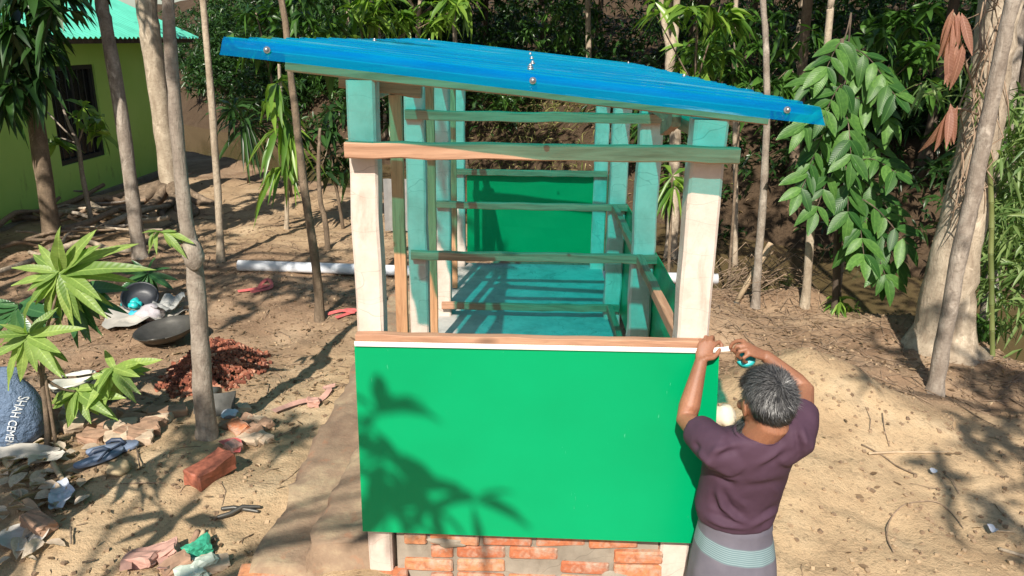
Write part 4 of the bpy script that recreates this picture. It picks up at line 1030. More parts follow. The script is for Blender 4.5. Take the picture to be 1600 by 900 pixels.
# bricks and broken bricks
def rock_brick(c, L, Wd, Hh, rz, rx=0, ry=0, label='', group=None, m=None, name='brick', cat='brick'):
    me = brick_mesh(L, Wd, Hh); me.materials.clear(); me.materials.append(m or M_['brick'])
    for v2 in me.vertices: v2.co += Vector([random.uniform(-.006, .006) for _ in range(3)])
    o = link(name, me); o.location = c; o.rotation_euler = (rx, ry, rz); return tag(o, label, cat, group)
g = G(322, 757); M_['wetbrick'] = simple('dark_red_brick', (.27, .085, .05), .6, .6, 26, .8)
rock_brick(gz(g+Vector((0, .07, 0)), .045), .115, .24, .085, -.45, .05, .1, 'whole dark red brick lying on the sand below the nearest left tree', m=M_['wetbrick'])
M_['brickdust'] = simple('dusty_brick', (.31, .19, .125), .95, .4, 16, .5); M_['brickpale'] = simple('sandy_brick', (.46, .35, .25), .95, .25, 16, .5)
for i, (px, py, L, rz) in enumerate(((155,668,.13,.2),(172,655,.2,-.1),(190,672,.17,.3),(205,650,.12,1.0),(215,665,.2,-.2),(228,678,.14,.6),(238,668,.15,-.5),(250,660,.14,.1),(185,690,.12,.4),(148,690,.15,-.2),(262,650,.22,.5),(120,672,.14,.8),(112,655,.12,.2),(225,690,.1,.3),(205,684,.16,-.4),(240,650,.09,1.2))):
    g = G(px, py); rock_brick(gz(g, .025), L, .1, random.uniform(.04, .07), rz, random.uniform(-.25, .25), random.uniform(-.2, .2), 'dusty broken brick in the row of rubble left of the nearest tree', 'broken bricks in the rubble row at left', random.choice((M_['brickdust'], M_['brickpale'], M_['brickdust'])))
for i, (px, py, L, m, lb) in enumerate(((385,662,.10,'brickdust',''),(372,672,.13,'brick',''),(395,676,.12,'brickdust',''),(400,660,.09,'brickpale',''),(365,702,.07,'pink',''),(390,690,.16,'brickpale',''),(415,668,.08,'brickdust',''),(355,668,.09,'brickdust',''),(410,690,.1,'brickpale',''),(380,642,.08,'brickpale',''))):
    g = G(px, py); rock_brick(gz(g, .018), L, .08, .04, random.uniform(-1, 1), random.uniform(-.3, .3), random.uniform(-.3, .3), 'small brick fragment among the litter right of the nearest tree', 'brick fragments right of the nearest tree', M_[m])
rock_brick(gz(G(490, 634), .025), .07, .06, .05, .3, 0, .1, 'small pink brick piece on the sand left of the green board', m=M_['pink'])
rock_brick(gz(G(62, 826), .03), .16, .08, .06, -.5, .1, .1, 'sandy brown wood block at the lower left edge', name='wood_block', cat='wood block', m=M_['brickdust'])
rock_brick(gz(G(600, 486), .02), .14, .1, .04, .1, .1, 0, 'pale brick lying behind the white front post', m=M_['brickpale'])
rock_brick(gz(G(292, 482), .02), .16, .1, .05, .1, .05, 0, 'orange brown brick beside the nearest tree trunk near the pan', m=M_['brickpale'])
for (px, py, L, rz, m, lb) in ((255, 868, .13, .3, 'pink', 'pink brick piece beside the green packet, right one of two'), (222, 880, .14, -.2, 'pink', 'pink brick piece at the bottom, farther from the green packet'), (275, 890, .12, .8, 'brickdust', 'brown brick piece between the pink bricks and the packet'), (335, 888, .12, .5, 'brickpale', 'pale sandy brick piece right of the green packet')):
    rock_brick(gz(G(px, py), .02), L, .09, .045, rz, random.uniform(-.3, .3), random.uniform(-.3, .3), lb, 'brick pieces in the bottom scraps', M_[m])
# hoe blade behind the trunk
g = G(320, 662)+Vector((-.005, .09, 0)); b = MB(); vs = []; fs = []
for j in range(5):
    for i in range(9):
        u_ = i/8-.5; v_ = j/4; x = u_*(.24+.02*v_); vs.append(gz(g)+Vector((x, .05*(u_*u_*4)+.05*v_, -.02+.15*v_+.0)))
vs2 = [v2+Vector((0, .006, 0)) for v2 in vs]; b.add(vs, [(j*9+i, j*9+i+1, (j+1)*9+i+1, (j+1)*9+i) for j in range(4) for i in range(8)])
b.add(vs2, [(j*9+i, (j+1)*9+i, (j+1)*9+i+1, j*9+i+1) for j in range(4) for i in range(8)])
ho = thing('hoe', 'worn steel hoe blade standing against the nearest left tree', 'hoe', gz(g)); b.build('blade', M_['steel'], ho, True)
MB().tube([gz(g)+Vector((-.02, .04, .10)), gz(g)+Vector((-.01, .12, .12)), gz(g)+Vector((0, .16, .1))], [.03, .026, .024], 10).build('socket', M_['steel'], ho, True)
# flip flops
def slipper(c, rz, label, lift=.012, tilt=0):
    o = thing('flip_flop', label, 'sandal', c, 'pair of worn blue flip flops'); R_ = Matrix.Rotation(rz, 3, 'Z') @ Matrix.Rotation(tilt, 3, 'Y')
    L = .255; out = []
    for k in range(28):
        an = 2*math.pi*k/28; y = math.sin(an)*L/2; wd = .046+.008*math.sin(an)-(.006*math.cos(2*an)); out.append((math.cos(an)*wd+(.006*math.sin(an*1)), y))
    b = MB(); vs = []
    for z, sc in ((0, .97), (.004, 1), (.017, 1), (.021, .97)):
        for (x, y) in out: vs.append(c+R_@Vector((x*sc, y*sc, z+lift+.008*(y/L*2)**2)))
    b.add(vs, [(r*28+k, r*28+(k+1) % 28, (r+1)*28+(k+1) % 28, (r+1)*28+k) for r in range(3) for k in range(28)]+[tuple(range(27, -1, -1)), tuple(range(84, 112))])
    b.build('sole', M_['bluegrey'], o, True)
    b = MB(); toe = Vector((0, .065, .025+lift))
    for sx in (-1, 1):
        pts = [toe, Vector((sx*.022, .04, .045+lift)), Vector((sx*.042, .0, .04+lift)), Vector((sx*.046, -.03, .022+lift))]
        b.tube([c+R_@p for p in pts], [.006, .011, .012, .009], 8, flat=.5)
    b.build('strap', M_['strap_dark'], o, True); return o
slipper(gz(G(156, 722)), -.6, 'grey blue worn flip flop, left one of the pair on the sand')
slipper(gz(G(178, 711)), -1.05, 'brighter blue flip flop, right one of the pair on the sand', .03, .12)
mset('stone', lump(gz(G(186, 738), .02), (.05, .06, .035), 3, .3, 5), M_['sandstone'], 'round sandy stone just below the flip flops', 'stone', smooth=True, at=gz(G(186, 738)))
# blue cement sack
ks = G(4, 704)+Vector((-.03, .14, 0)); ks = gz(ks); b = MB(); rings = []
for (z, rx, ry, ox) in ((-.02, .10, .08, 0), (.0, .16, .12, 0), (.07, .195, .15, .0), (.16, .20, .155, -.005), (.25, .185, .14, -.01), (.32, .155, .10, -.02), (.37, .11, .06, -.03), (.40, .12, .035, -.02), (.44, .14, .025, -.01)):
    rings.append((ks+Vector((ox, 0, z)), Vector((rx, 0, 0)), Vector((0, ry, 0))))
sb = b.loft(rings, 40); sb.v = [(x, y, z) if False else (x+.024*float(fbm(x*9+z*4, z*11, 4, 91)), y+.034*float(fbm(x*9, z*14+y*3, 4, 90)), z+.012*float(fbm(x*7, y*7, 2, 92))) for x, y, z in sb.v]
bvh = BVHTree.FromPolygons([Vector(v2) for v2 in sb.v], sb.f)
sk = thing('cement_sack', 'blue cement sack with white letters at the lower left edge', 'sack', ks)
so_ = sb.build('sack', M_['sackblue'], sk, True)
sm = so_.modifiers.new('s', 'SUBSURF'); sm.levels = sm.render_levels = 1
def text_mesh(s, size):
    cu = bpy.data.curves.new('txt', 'FONT'); cu.body = s; cu.size = size; cu.align_x = 'LEFT'; cu.resolution_u = 3
    o = bpy.data.objects.new('txt', cu); COL.objects.link(o); dg = bpy.context.evaluated_depsgraph_get(); dg.update()
    me = bpy.data.meshes.new_from_object(o.evaluated_get(dg)); bpy.data.objects.remove(o)
    bm = bmesh.new(); bm.from_mesh(me); bmesh.ops.triangulate(bm, faces=list(bm.faces))
    for _ in range(2): bmesh.ops.subdivide_edges(bm, edges=[e for e in bm.edges if e.calc_length() > size*.18], cuts=1)
    bmesh.ops.triangulate(bm, faces=list(bm.faces)); bm.to_mesh(me); bm.free(); return me
def wrap_text(s, size, o3, xdir, ydir, into, name):
    me = text_mesh(s, size); o3 = Vector(o3); xdir = Vector(xdir).normalized(); ydir = Vector(ydir).normalized(); into = Vector(into).normalized()
    for v2 in me.vertices:
        p = o3+xdir*v2.co.x+ydir*v2.co.y; h = bvh.ray_cast(p-into*.5, into)
        v2.co = ((h[0]-into*.007) if h[0] is not None else p)-ks
    link(name, me, M_['print'], sk)
into = Vector((.08, 1, -.35))
pa = PY(7, 622, ks.y-.16); pb_ = PY(7, 712, ks.y-.16); dx = (pb_-pa).normalized(); dyv = dx.cross(into).normalized()*1
if dyv.x < 0: dyv = -dyv
wrap_text('SHAH CEMENT', .047, pa, dx, dyv, into, 'lettering')
# bucket
bc = gz(G(116, 655)+Vector((0, .1, 0))); tilt = Matrix.Rotation(rad(-8), 3, 'Y'); b = MB(); rings = []
for (r, z) in ((.085, 0), (.095, .004), (.105, .08), (.122, .19), (.124, .2), (.132, .2), (.133, .215), (.122, .217), (.112, .19), (.09, .03), (.005, .02)):
    rings.append((bc+tilt@Vector((0, 0, z)), tilt@Vector((r, 0, 0)), tilt@Vector((0, r, 0))))
bo = thing('bucket', 'dirty white plastic bucket behind the mango plant stems', 'bucket', bc); b.loft(rings, 32).build('body', M_['bucket'], bo, True)
b = MB(); pts = [bc+tilt@Vector((.13*math.cos(k*math.pi/10), -.13*math.sin(k*math.pi/10)*.95, .2-.03*math.sin(k*math.pi/10))) for k in range(11)]; b.tube(pts, .004, 6).build('handle', M_['iron'], bo, True)
rc = gz(G(166, 618)); b = MB(); rings = [(rc+Vector((0, 0, z)), Vector((r, 0, 0)), Vector((0, r, 0))) for (r, z) in ((.05, 0), (.055, .01), (.075, .13), (.082, .135), (.082, .15), (.07, .15), (.05, .03), (.004, .03))]
mset('pot', b.loft(rings, 24), M_['redplastic'], 'red plastic pot behind the bright mango leaves', 'pot', smooth=True, at=rc)
# scraps at lower left
def stick(name, label, pix, r, m, cat='stick', group=None, dz=.01, n=7):
    pts = [gz(G(x, y), dz) for (x, y) in pix]; pp = noisy([(p, r*(1-.3*i/len(pts))) for i, p in enumerate(pts)], 4, .004)
    return mset(name, MB().tube([p for p, _ in pp], [q for _, q in pp], n), M_[m], label, cat, group, True, at=pts[0])
stick('stick', 'short split wood stick above the silver wrapper', [(84, 732), (108, 772)], .014, 'wood_dry', dz=.03)
sheet(G(98, 790), .07, .11, M_['foil'], 'wrapper', 'crumpled silver blue wrapper on the ground at lower left', 'wrapper', 12, .06, rz=.6)
sheet(G(360, 656), .05, .06, M_['foil'], 'plastic_scrap', 'pale blue plastic scrap right of the hoe blade', 'plastic scrap', 15, .05)
sheet(G(40, 845), .11, .09, M_['white_cloth'], 'paper_scrap', 'torn pale paper below the wood block', 'paper', 16, .03)
sheet(G(30, 715), .22, .10, M_['white_cloth'], 'paper_scrap', 'pale paper sheet lying under the blue sack', 'paper', 17, .03)
sheet(G(75, 725), .09, .08, M_['white_cloth'], 'paper_scrap', 'folded pale paper beside the mango plant stem', 'paper', 18, .05)
for i in range(64):
    px, py = random.choice(((random.uniform(5, 90), random.uniform(715, 800)), (random.uniform(5, 70), random.uniform(715, 880)), (random.uniform(50, 130), random.uniform(690, 800))))
    g = gz(G(px, py), .012); an = random.uniform(0, 6.28); l = random.uniform(.06, .13)
    o = put_leaf('dry', (0, 0, 0), (math.cos(an)*l, math.sin(an)*l, random.uniform(0, .03)), g_ if False else None, width=random.uniform(.8, 1.2), up=(random.uniform(-.4, .4), random.uniform(-.5, .2), 1), name='dry_leaf') if False else None
    me = random.choice(LEAFM['dry']); o = bpy.data.objects.new('dry_leaf', me); COL.objects.link(o); o.location = g+Vector((0, 0, .008)); o.scale = (l, l, l); o.rotation_euler = (random.uniform(-.35, .5), random.uniform(-.5, .5), an)
    tag(o, 'pale curled dry leaf on the ground at lower left', 'leaf', 'pale dry leaves strewn at the lower left')
# pliers
pl_c = gz(G(375, 803), .015)
pk = thing('pliers', 'pair of rusty dark pincers lying open on the sand', 'pliers', pl_c)
pv = gz(G(380, 800), .018); e1 = gz(G(349, 799), .015); e2 = gz(G(342, 812), .015); j1 = gz(G(406, 797), .018); j2 = gz(G(403, 804), .018)
MB().tube([e1, e1.lerp(pv, .5)+Vector((0, .012, 0)), pv, j2], [.011, .010, .011, .008], 8, True).build('handle', M_['iron'], pk, True)
MB().tube([e2, e2.lerp(pv, .5)+Vector((0, -.01, .003)), pv+Vector((0, 0, .012)), j1], [.010, .011, .011, .008], 8, True).build('handle', M_['iron'], pk, True)
# red straps
def strap(label, pix, m, w_=.016, wob=.02):
    pts = [gz(G(x, y), .015+random.uniform(0, wob)) for x, y in pix]; b = MB(); pp = noisy([(p, w_) for p in pts], 4, .003)
    vs = []
    for i, (p, r) in enumerate(pp):
        d = (pp[min(i+1, len(pp)-1)][0]-pp[max(i-1, 0)][0]).normalized(); s_ = d.cross(Vector((.2, -.3, 1))).normalized()*r
        vs += [p-s_, p+s_, p+s_+Vector((0, 0, .002)), p-s_+Vector((0, 0, .002))]
    n = len(pp); fs = []
    for i in range(n-1):
        for k in range(4): fs.append((i*4+k, i*4+(k+1) % 4, (i+1)*4+(k+1) % 4, (i+1)*4+k))
    fs += [(3, 2, 1, 0), tuple(n*4-4+k for k in range(4))]
    return mset('strap', b.add(vs, fs), M_[m], label, 'strap', at=pts[0])
strap('tangled red plastic strap lying before the white pipe', [(372, 458), (400, 455), (420, 448), (405, 452), (418, 440), (424, 452), (392, 462)], 'redstrap')
strap('red plastic strap on the earth beside the white front post', [(512, 494), (535, 490), (552, 494), (540, 487), (556, 489), (525, 500)], 'redstrap')
strap('pink strap trailing across the sand to the pink brick piece', [(428, 648), (452, 640), (475, 633), (500, 628), (515, 615), (508, 612), (524, 608)], 'pink', .018)
strap('faded pink cloth strap at the bottom left', [(198, 900), (200, 882), (212, 870), (235, 866), (250, 872), (258, 886), (255, 898)], 'pink', .022)
strap('folded red strip beside the brick below the nearest tree', [(346, 700), (358, 694), (372, 698), (370, 712)], 'redstrap', .02)
# bottom scraps
for (lb, pix, r, m) in (('dark charred stick under the green packet', [(262, 898), (285, 880), (308, 868)], .014, 'bark_dark'), ('short dark stick right of the green packet', [(300, 875), (322, 858), (338, 848)], .012, 'bark_brown'), ('reddish split plank above the green packet', [(300, 858), (310, 836)], .016, 'brickdust'), ('pale split plank beside the reddish one', [(311, 858), (319, 834)], .014, 'wood_dry'), ('thin twig on the sand below the flip flops', [(214, 703), (217, 722), (220, 738)], .004, 'bark_dark'), ('thin upright twig stuck in the sand', [(112, 830), (112, 855)], .005, 'bark_brown'), ('curved twig on the sand at the bottom', [(130, 885), (150, 880)], .005, 'bark_brown')):
    stick('stick', lb, pix, r, m, dz=.02)
pk2 = thing('packet', 'crumpled green and white packet at the bottom edge', 'packet', gz(G(308, 880)))
lump(gz(G(310, 872), .05), (.055, .07, .035), 3, .6, 21).build('packet_top', M_['packet_green'], pk2)
lump(gz(G(306, 896), .03), (.07, .08, .03), 3, .7, 22).build('packet_base', M_['packet_white'], pk2)
# branches heaped under the house wall
for i in range(34):
    x0 = random.uniform(-10, 150); y0 = random.uniform(345, 425) if x0 < 110 else random.uniform(330, 370); l = random.uniform(60, 170); sl = random.uniform(-.35, .2)
    pix = [(x0, y0), (x0+l*.35, y0+sl*l*.35+random.uniform(-5, 5)), (x0+l*.7, y0+sl*l*.7+random.uniform(-5, 5)), (x0+l, max(300, y0+sl*l))]
    pts = [gz(PZ(x, y, .42), .02+random.uniform(0, .16)) for x, y in pix]; r = random.choice((.014, .018, .024, .035, .045)); pp = noisy([(p, r*(1-.13*k)) for k, p in enumerate(pts)], 3, .02)
    mset('branch', MB().tube([p for p, _ in pp], [q for _, q in pp], 7), M_[random.choice(('bark_pale', 'bark_brown', 'bark_grey', 'twig'))], 'dry branch in the heap below the green house wall', 'branch', 'dry branches heaped below the house wall', True, at=pts[0])
stick('branch', 'long pale branch sloping across the heap at the left edge', [(-10, 442), (30, 428), (75, 408), (125, 368)], .03, 'bark_pale', 'branch', dz=.08)
stick('branch', 'straight pale pole lying from the heap to the leaning grey tree', [(125, 385), (170, 375), (212, 364)], .016, 'wood_dry', 'branch', dz=.06)
# roots of the thick tree
thick = [q for q in COL.objects if q.get('label', '').startswith('thick smooth pale tree')][0]
for i in range(11):
    an = random.uniform(-2.9, .3); l = random.uniform(.5, 1.5); pts = []
    for k in range(5):
        t_ = k/4; p = thick.location+Vector((math.cos(an)*(.12+l*t_), math.sin(an)*(.12+l*t_), 0)); p = gz(p, .16*(1-t_)**2+.02-.03*t_); an += random.uniform(-.25, .25); pts.append((p, .075*(1-.75*t_)*random.uniform(.8, 1.1)))
    b = MB(); pp = noisy(pts, 3, .01); b.tube([p for p, _ in pp], [q for _, q in pp], 8); b.build('root', M_['bark_brown'], thick, True)
# right side: stick, brush heap, sprout, twigs
hp = thing('hoe', 'wooden handled tool stuck in the earth right of the shed', 'tool', gz(G(1150, 472)))
b = MB(); pp = [PY(1150, 474, hp.location.y), PY(1178, 425, hp.location.y+.03), PY(1205, 380, hp.location.y+.08)]
b.tube(pp, [.024, .027, .029], 9).build('handle', M_['wood_dry'], hp, True)
lump(pp[0], (.05, .04, .025), 2, .2, 3).build('head', M_['iron'], hp, True)
bc_ = gz(G(1190, 460)+Vector((0, .35, 0))); b = MB()
for i in range(150):
    p = gz((bc_.x+random.gauss(0, .3), bc_.y+random.gauss(.1, .3)), random.uniform(0, .25)); an = random.uniform(-.6, .9); l = random.uniform(.25, .75); hgt = random.uniform(.0, .35)
    q1 = p+Vector((l*.5*math.cos(an), random.uniform(-.2, .2), hgt)); q2 = p+Vector((l*math.cos(an), random.uniform(-.3, .3), hgt*.4-.05)); r = random.uniform(.002, .006)
    q2.z = max(q2.z, Hs(q2.x, q2.y)+.01); b.tube([p, q1, q2], [r, r*.8, r*.4], 4)
bh = thing('brush_heap', 'heap of dry brushwood between the thin trees right of the shed', 'brush', bc_); o = b.build('twigs', M_['twig'], bh, True); o['kind'] = 'stuff'
C = np.array([PY(x+random.uniform(-14, 14), y+random.uniform(-12, 16), bc_.y-.1+random.uniform(-.1, .2)) for (x, y) in ((1225, 430), (1235, 445), (1215, 450), (1230, 460)) for _ in range(7)])
foliage('wilted_leaves', [rosettes(C, 6, .09, .02, droop=(.5, 1.2))], M_['leaf_grass'], bh)
sp_ = thing('sprout', 'small bright green sprout at the creek edge', 'plant', gz(G(1322, 492)+Vector((0, .05, 0))))
C = np.array([sp_.location+Vector((random.uniform(-.07, .07), random.uniform(-.05, .05), random.uniform(.03, .12))) for _ in range(7)]); foliage('leaves', [rosettes(C, 7, .14, .025, droop=(.3, .8))], M_['leaf_light'], sp_)
fe = thing('shrub', 'low leafy shrub behind the slim leaning trunk at right', 'plant', gz(G(1500, 560)+Vector((.1, .3, 0))))
C = np.array([PY(x+random.uniform(-16, 16), y+random.uniform(-12, 12), fe.location.y+random.uniform(-.1, .2)) for (x, y) in ((1510, 500), (1530, 520), (1505, 530), (1545, 510), (1520, 545)) for _ in range(6)]); foliage('leaves', [rosettes(C, 6, .13, .035, droop=(.3, .9))], M_['leaf_mid'], fe)
for (lb, pix, r, m) in (('pale straight reed lying on the sand right of the man', [(1357, 711), (1400, 709), (1440, 709), (1482, 709)], .007, 'wood_dry'), ('thin crooked twig crossing the pale reed', [(1346, 697), (1375, 712), (1400, 730), (1432, 744)], .005, 'bark_brown'), ('thin curved root arching over the sand at right', [(1396, 865), (1385, 840), (1392, 812), (1412, 792), (1440, 786), (1466, 788), (1488, 806), (1505, 828)], .0035, 'twig'), ('short twig standing in the sand below the small tree', [(1378, 648), (1382, 675), (1389, 700)], .003, 'bark_brown'), ('thin twig running from the slim trunk base', [(1470, 615), (1500, 635), (1530, 655), (1555, 668)], .004, 'bark_brown'), ('pale stick in the shade at the right edge', [(1555, 832), (1585, 834)], .006, 'wood_dry'), ('stick in the shade near the lower right corner', [(1560, 860), (1600, 872)], .009, 'bark_pale')):
    stick('twig', lb, pix, r, m, 'twig')
sheet(G(1457, 744), .018, .016, M_['foil'], 'paper_scrap', 'small white scrap on the sand at right', 'paper', 30, .03)
sheet(G(1548, 838), .018, .035, M_['foil'], 'wrapper', 'lilac white wrapper in the shade at lower right', 'wrapper', 31, .04)
mset('sandbag', lump(gz(G(1136, 694)+Vector((0, .1, 0)), .10), (.065, .06, .07), 3, .25, 14), M_['stone_pale'], 'cream coloured lump of sacking beside the right edge of the green board', 'sack', smooth=True, at=gz(G(1136, 694)))
# grey tin sheet seen past the white post
a = PY(601, 345, 9.0); n = 14; vs = []
for i in range(n+1):
    for z in (0, 1): vs.append(gz(a)+Vector((i*.05, .02*(i % 2), .02+z*.62)))
ts = MB().add(vs, [(i*2, i*2+2, i*2+3, i*2+1) for i in range(n)]); mset('tin_sheet', ts, M_['sheet_grey'], 'grey ribbed tin sheet standing behind the white front post', 'tin sheet', at=gz(a))

# ------------------------------------------------------------------ litter
def scatter(n, fn):
    out = []
    while len(out) < n:
        x, y, w_ = fn()
        if random.random() < w_ and not (-1.05 < x < .62 and 2.45 < y < 6.4): out.append((x, y))
    return np.array(out)
def area():
    y = random.uniform(2.4, 13); x = random.uniform(-.75, .75)*y
    s = x+y
    if s > 9.4: return x, y, 0
    w_ = .35
    if x < -.9 and 4.3 < y < 8.2: w_ = .8
    if x > .5 and 5 < y: w_ = 1
    if x < -2.2 and y < 4: w_ = .9
    if x > .6 and y < 4.8: w_ = .05
    if -2.2 < x < -.6 and y < 4.4: w_ = .2
    return x, y, w_*min(1, 5/y)
XY = scatter(5200, area); P = np.stack([XY[:, 0], XY[:, 1], H(XY[:, 0], XY[:, 1])+.006], 1)
D = rng.normal(size=(len(P), 3))*np.array([1, 1, .18]); ll = rng.uniform(.015, .06, len(P))
foliage('leaf_litter', [leaf_arrays(P, D, ll, ll*rng.uniform(.2, .5, len(P)), 0, N=rng.normal(size=(len(P), 3))*.3+np.array([0, 0, 1]))], M_['leaf_dry'], None, 'dry leaf litter scattered over the earth', 'leaf litter')
def tw(n, fn, name, label, lr=(.04, .22), rr=(.0012, .004)):
    XY = scatter(n, fn); b = MB()
    for x, y in XY:
        an = random.uniform(0, 6.28); l = random.uniform(*lr); r = random.uniform(*rr); x2, y2 = x+math.cos(an)*l, y+math.sin(an)*l
        b.tube([(x, y, Hs(x, y)+r), ((x+x2)/2+random.uniform(-.02, .02), (y+y2)/2+random.uniform(-.02, .02), Hs((x+x2)/2, (y+y2)/2)+r+random.uniform(0, .012)), (x2, y2, Hs(x2, y2)+r)], [r, r, r*.6], 3)
    mset(name, b, M_['twig'], label, 'twigs', smooth=True, kind='stuff')
tw(900, area, 'twig_litter', 'small twigs scattered over the earth')
def crest():
    x = random.uniform(.8, 4.5); y = random.uniform(4.6, 8.2); s = x+y
    return x, y, 1.0 if 7.0 < s < 9.5 else (.15 if s < 7 else 0)
tw(1500, crest, 'straw_litter', 'roots and straw strewn along the creek bank', (.06, .3), (.001, .004))
def tanband():
    x = random.uniform(-4.2, -.9); y = random.uniform(7.2, 11); return x, y, 1 if x+y < 8.3 else 0
tw(700, tanband, 'straw', 'straw strewn on the dry sunlit earth behind the yard', (.05, .3), (.001, .003))
XY = scatter(5000, lambda: (lambda x, y: (x, y, (.6 if x > .6 or x < -1.1 else .3)*min(1, 4/y)*(0 if x+y > 9.2 else 1)))(random.uniform(-4, 3.6), random.uniform(2.3, 9))); pts = [(x, y, Hs(x, y)+.002) for x, y in XY]
t = NT('clods'); c = t.ramp(t.n('ShaderNodeNewGeometry').outputs['Random Per Island'], [(0, (.16, .105, .066)), (.5, (.27, .185, .115)), (1, (.40, .29, .18))]); t.col(c); t.set(Roughness=1); M_['clods'] = t.m
chips('clods', 'small clods of earth scattered over the yard', 'clods', pts, M_['clods'], (.003, .010))
# ------------------------------------------------------------------ the man measuring the board
t = NT('skin'); v = t.co(); n = t.noise(v, 9, 5); c = t.ramp(n, [(.3, (.22, .092, .05)), (.7, (.33, .145, .08))])
c = t.mix(t.ramp(t.noise(v, 160, 3), [(.4, (.35, .35, .35)), (.55, (0, 0, 0))]), c, (.2, .08, .045)); t.col(c)
t.set(Roughness=.56); t.b.inputs['Subsurface Weight'].default_value = .12; t.b.inputs['Subsurface Radius'].default_value = (.01, .004, .002); t.b.inputs['Subsurface Scale'].default_value = .6
t.bump(t.noise(v, 220, 4), .25, .0015); M_['skin'] = t.m
t = NT('shirt_cloth'); v = t.co(); n = t.noise(v, 4, 6); c = t.ramp(n, [(.3, (.050, .025, .042)), (.7, (.072, .038, .060))]); t.col(c)
t.set(Roughness=.75); t.b.inputs['Specular IOR Level'].default_value = .2
t.bump(t.noise(t.co((1, 1, 1)), 900, 2), .15, .0006); M_['shirt'] = t.m
M_['eye'] = simple('eye', (.7, .68, .62), .2, .05, 10, 0)
feet_z = Hs(.62, 2.24)
man = thing('person', 'man in a purple brown shirt and striped wrap measuring the board with raised arms', 'person', (.62, 2.28, feet_z))
def bk(x, y, Yb, hw, dep, tilt=0):
    """ring of the trunk from its back point in the photo, half width in pixels and half depth in metres"""
    p = PY(x, y, Yb); return (p+Vector((0, dep, 0)), Vector((hw*MPP(p), 0, tilt)), Vector((0, dep, 0)))
# skeleton joints
shL = PY(1122, 703, 2.17); elL = PY(1072, 655, 2.37); wrL = PY(1095, 566, 2.462)
shR = PY(1245, 678, 2.16); elR = PY(1256, 610, 2.345); wrR = PY(1197, 557, 2.445)
c7 = PY(1195, 690, 2.115)+Vector((0, .045, 0)); waist = PY(1160, 835, 2.19)+Vector((0, .09, 0))
body = MB()
torso = [bk(1155, 905, 2.20, 53, .085), bk(1158, 868, 2.205, 51, .08), bk(1160, 835, 2.21, 49, .075), bk(1168, 800, 2.20, 50, .08), bk(1180, 760, 2.175, 56, .085), bk(1187, 728, 2.15, 60, .08), bk(1191, 706, 2.14, 54, .065), bk(1194, 694, 2.135, 38, .045)]
hip = torso[0][0]
torso = [(hip+Vector((0, 0, -.08)), torso[0][1]*1.02, torso[0][2]), ] + torso
body.loft(torso, 28)
# head frame: turned to the left, slightly down
th = rad(9); HF = Vector((-math.sin(th), math.cos(th), -.12)).normalized(); HR = Vector((math.cos(th), math.sin(th), .06)).normalized(); HU = HR.cross(HF).normalized(); HR = HF.cross(HU)
HC = PY(1198, 627, 2.17)
AX = Matrix((HR, HF, HU)).transposed()
def hp_(x, y, z): return HC+HR*x+HF*y+HU*z
body.ball(hp_(0, -.008, .012), (.069, .090, .089), 20, 14, AX)                       # skull
body.loft([(hp_(0, .055, -.118), HR*.022, HF*.016), (hp_(0, .05, -.108), HR*.034, HF*.032), (hp_(0, .035, -.085), HR*.05, HF*.055), (hp_(0, .02, -.055), HR*.06, HF*.072), (hp_(0, .012, -.02), HR*.066, HF*.08), (hp_(0, .0, .02), HR*.066, HF*.082)], 20)   # jaw
body.loft([(hp_(0, .095, -.036), HR*.016, HU*.011), (hp_(0, .108, -.034), HR*.013, HU*.010), (hp_(0, .116, -.030), HR*.007, HU*.007)], 12)                  # nose tip
body.tube([hp_(0, .085, .012), hp_(0, .098, -.012), hp_(0, .110, -.030)], [.009, .009, .009], 8, True)
body.ball(hp_(0, .082, .022), (.045, .014, .01), 12, 8, AX)                           # brow
body.ball(hp_(0, .083, -.066), (.022, .012, .006), 10, 6, AX); body.ball(hp_(0, .082, -.077), (.019, .012, .006), 10, 6, AX)   # lips
for sg in (-1, 1):                                                                        # ears
    body.loft([(hp_(sg*.064, -.004, -.012), HF*.010, HU*.020), (hp_(sg*.074, -.010, -.010), HF*.016, HU*.027), (hp_(sg*.081, -.015, -.008), HF*.015, HU*.026), (hp_(sg*.083, -.017, -.008), HF*.007, HU*.015)], 14)
    body.ball(hp_(sg*.045, .07, -.03), (.02, .02, .018), 10, 6, AX)
nk = hp_(0, -.03, -.06)
body.tube([c7+Vector((0, .02, -.08)), c7+Vector((0, .01, .0)), nk, hp_(0, -.02, -.01)], [.062, .058, .053, .055], 16)
# shoulders and arms
def limb(pts, rs, n=14): body.tube([p for p in pts], rs, n, True)
def arm(sh, el, wr, inner):
    limb([inner, sh, sh.lerp(el, .35), sh.lerp(el, .75), el, el.lerp(wr, .22), el.lerp(wr, .6), wr.lerp(el, .06), wr], [.055, .05, .043, .037, .034, .036, .029, .0225, .0215])
arm(shL, elL, wrL, c7.lerp(shL, .6)+Vector((0, .03, -.05))); arm(shR, elR, wrR, c7.lerp(shR, .6)+Vector((0, .03, -.05)))
def hand(wr, mid, kn, palm_w, palm_t):
    """palm as a flattened loft from wrist to the knuckle row"""
    k = sum(kn, Vector())/len(kn); ax = (kn[-1]-kn[0]).normalized(); d = (k-wr).normalized(); nn = ax.cross(d).normalized()
    body.loft([(wr.lerp(k, -.15), ax*.020, nn*.017), (wr.lerp(k, .1), ax*.021, nn*.016), (wr.lerp(k, .4), ax*palm_w*.42, nn*palm_t), (wr.lerp(k, .75), ax*palm_w*.5, nn*palm_t*.9), (k, ax*palm_w*.5, nn*palm_t*.75), (k+d*.006, ax*palm_w*.45, nn*palm_t*.5)], 18)
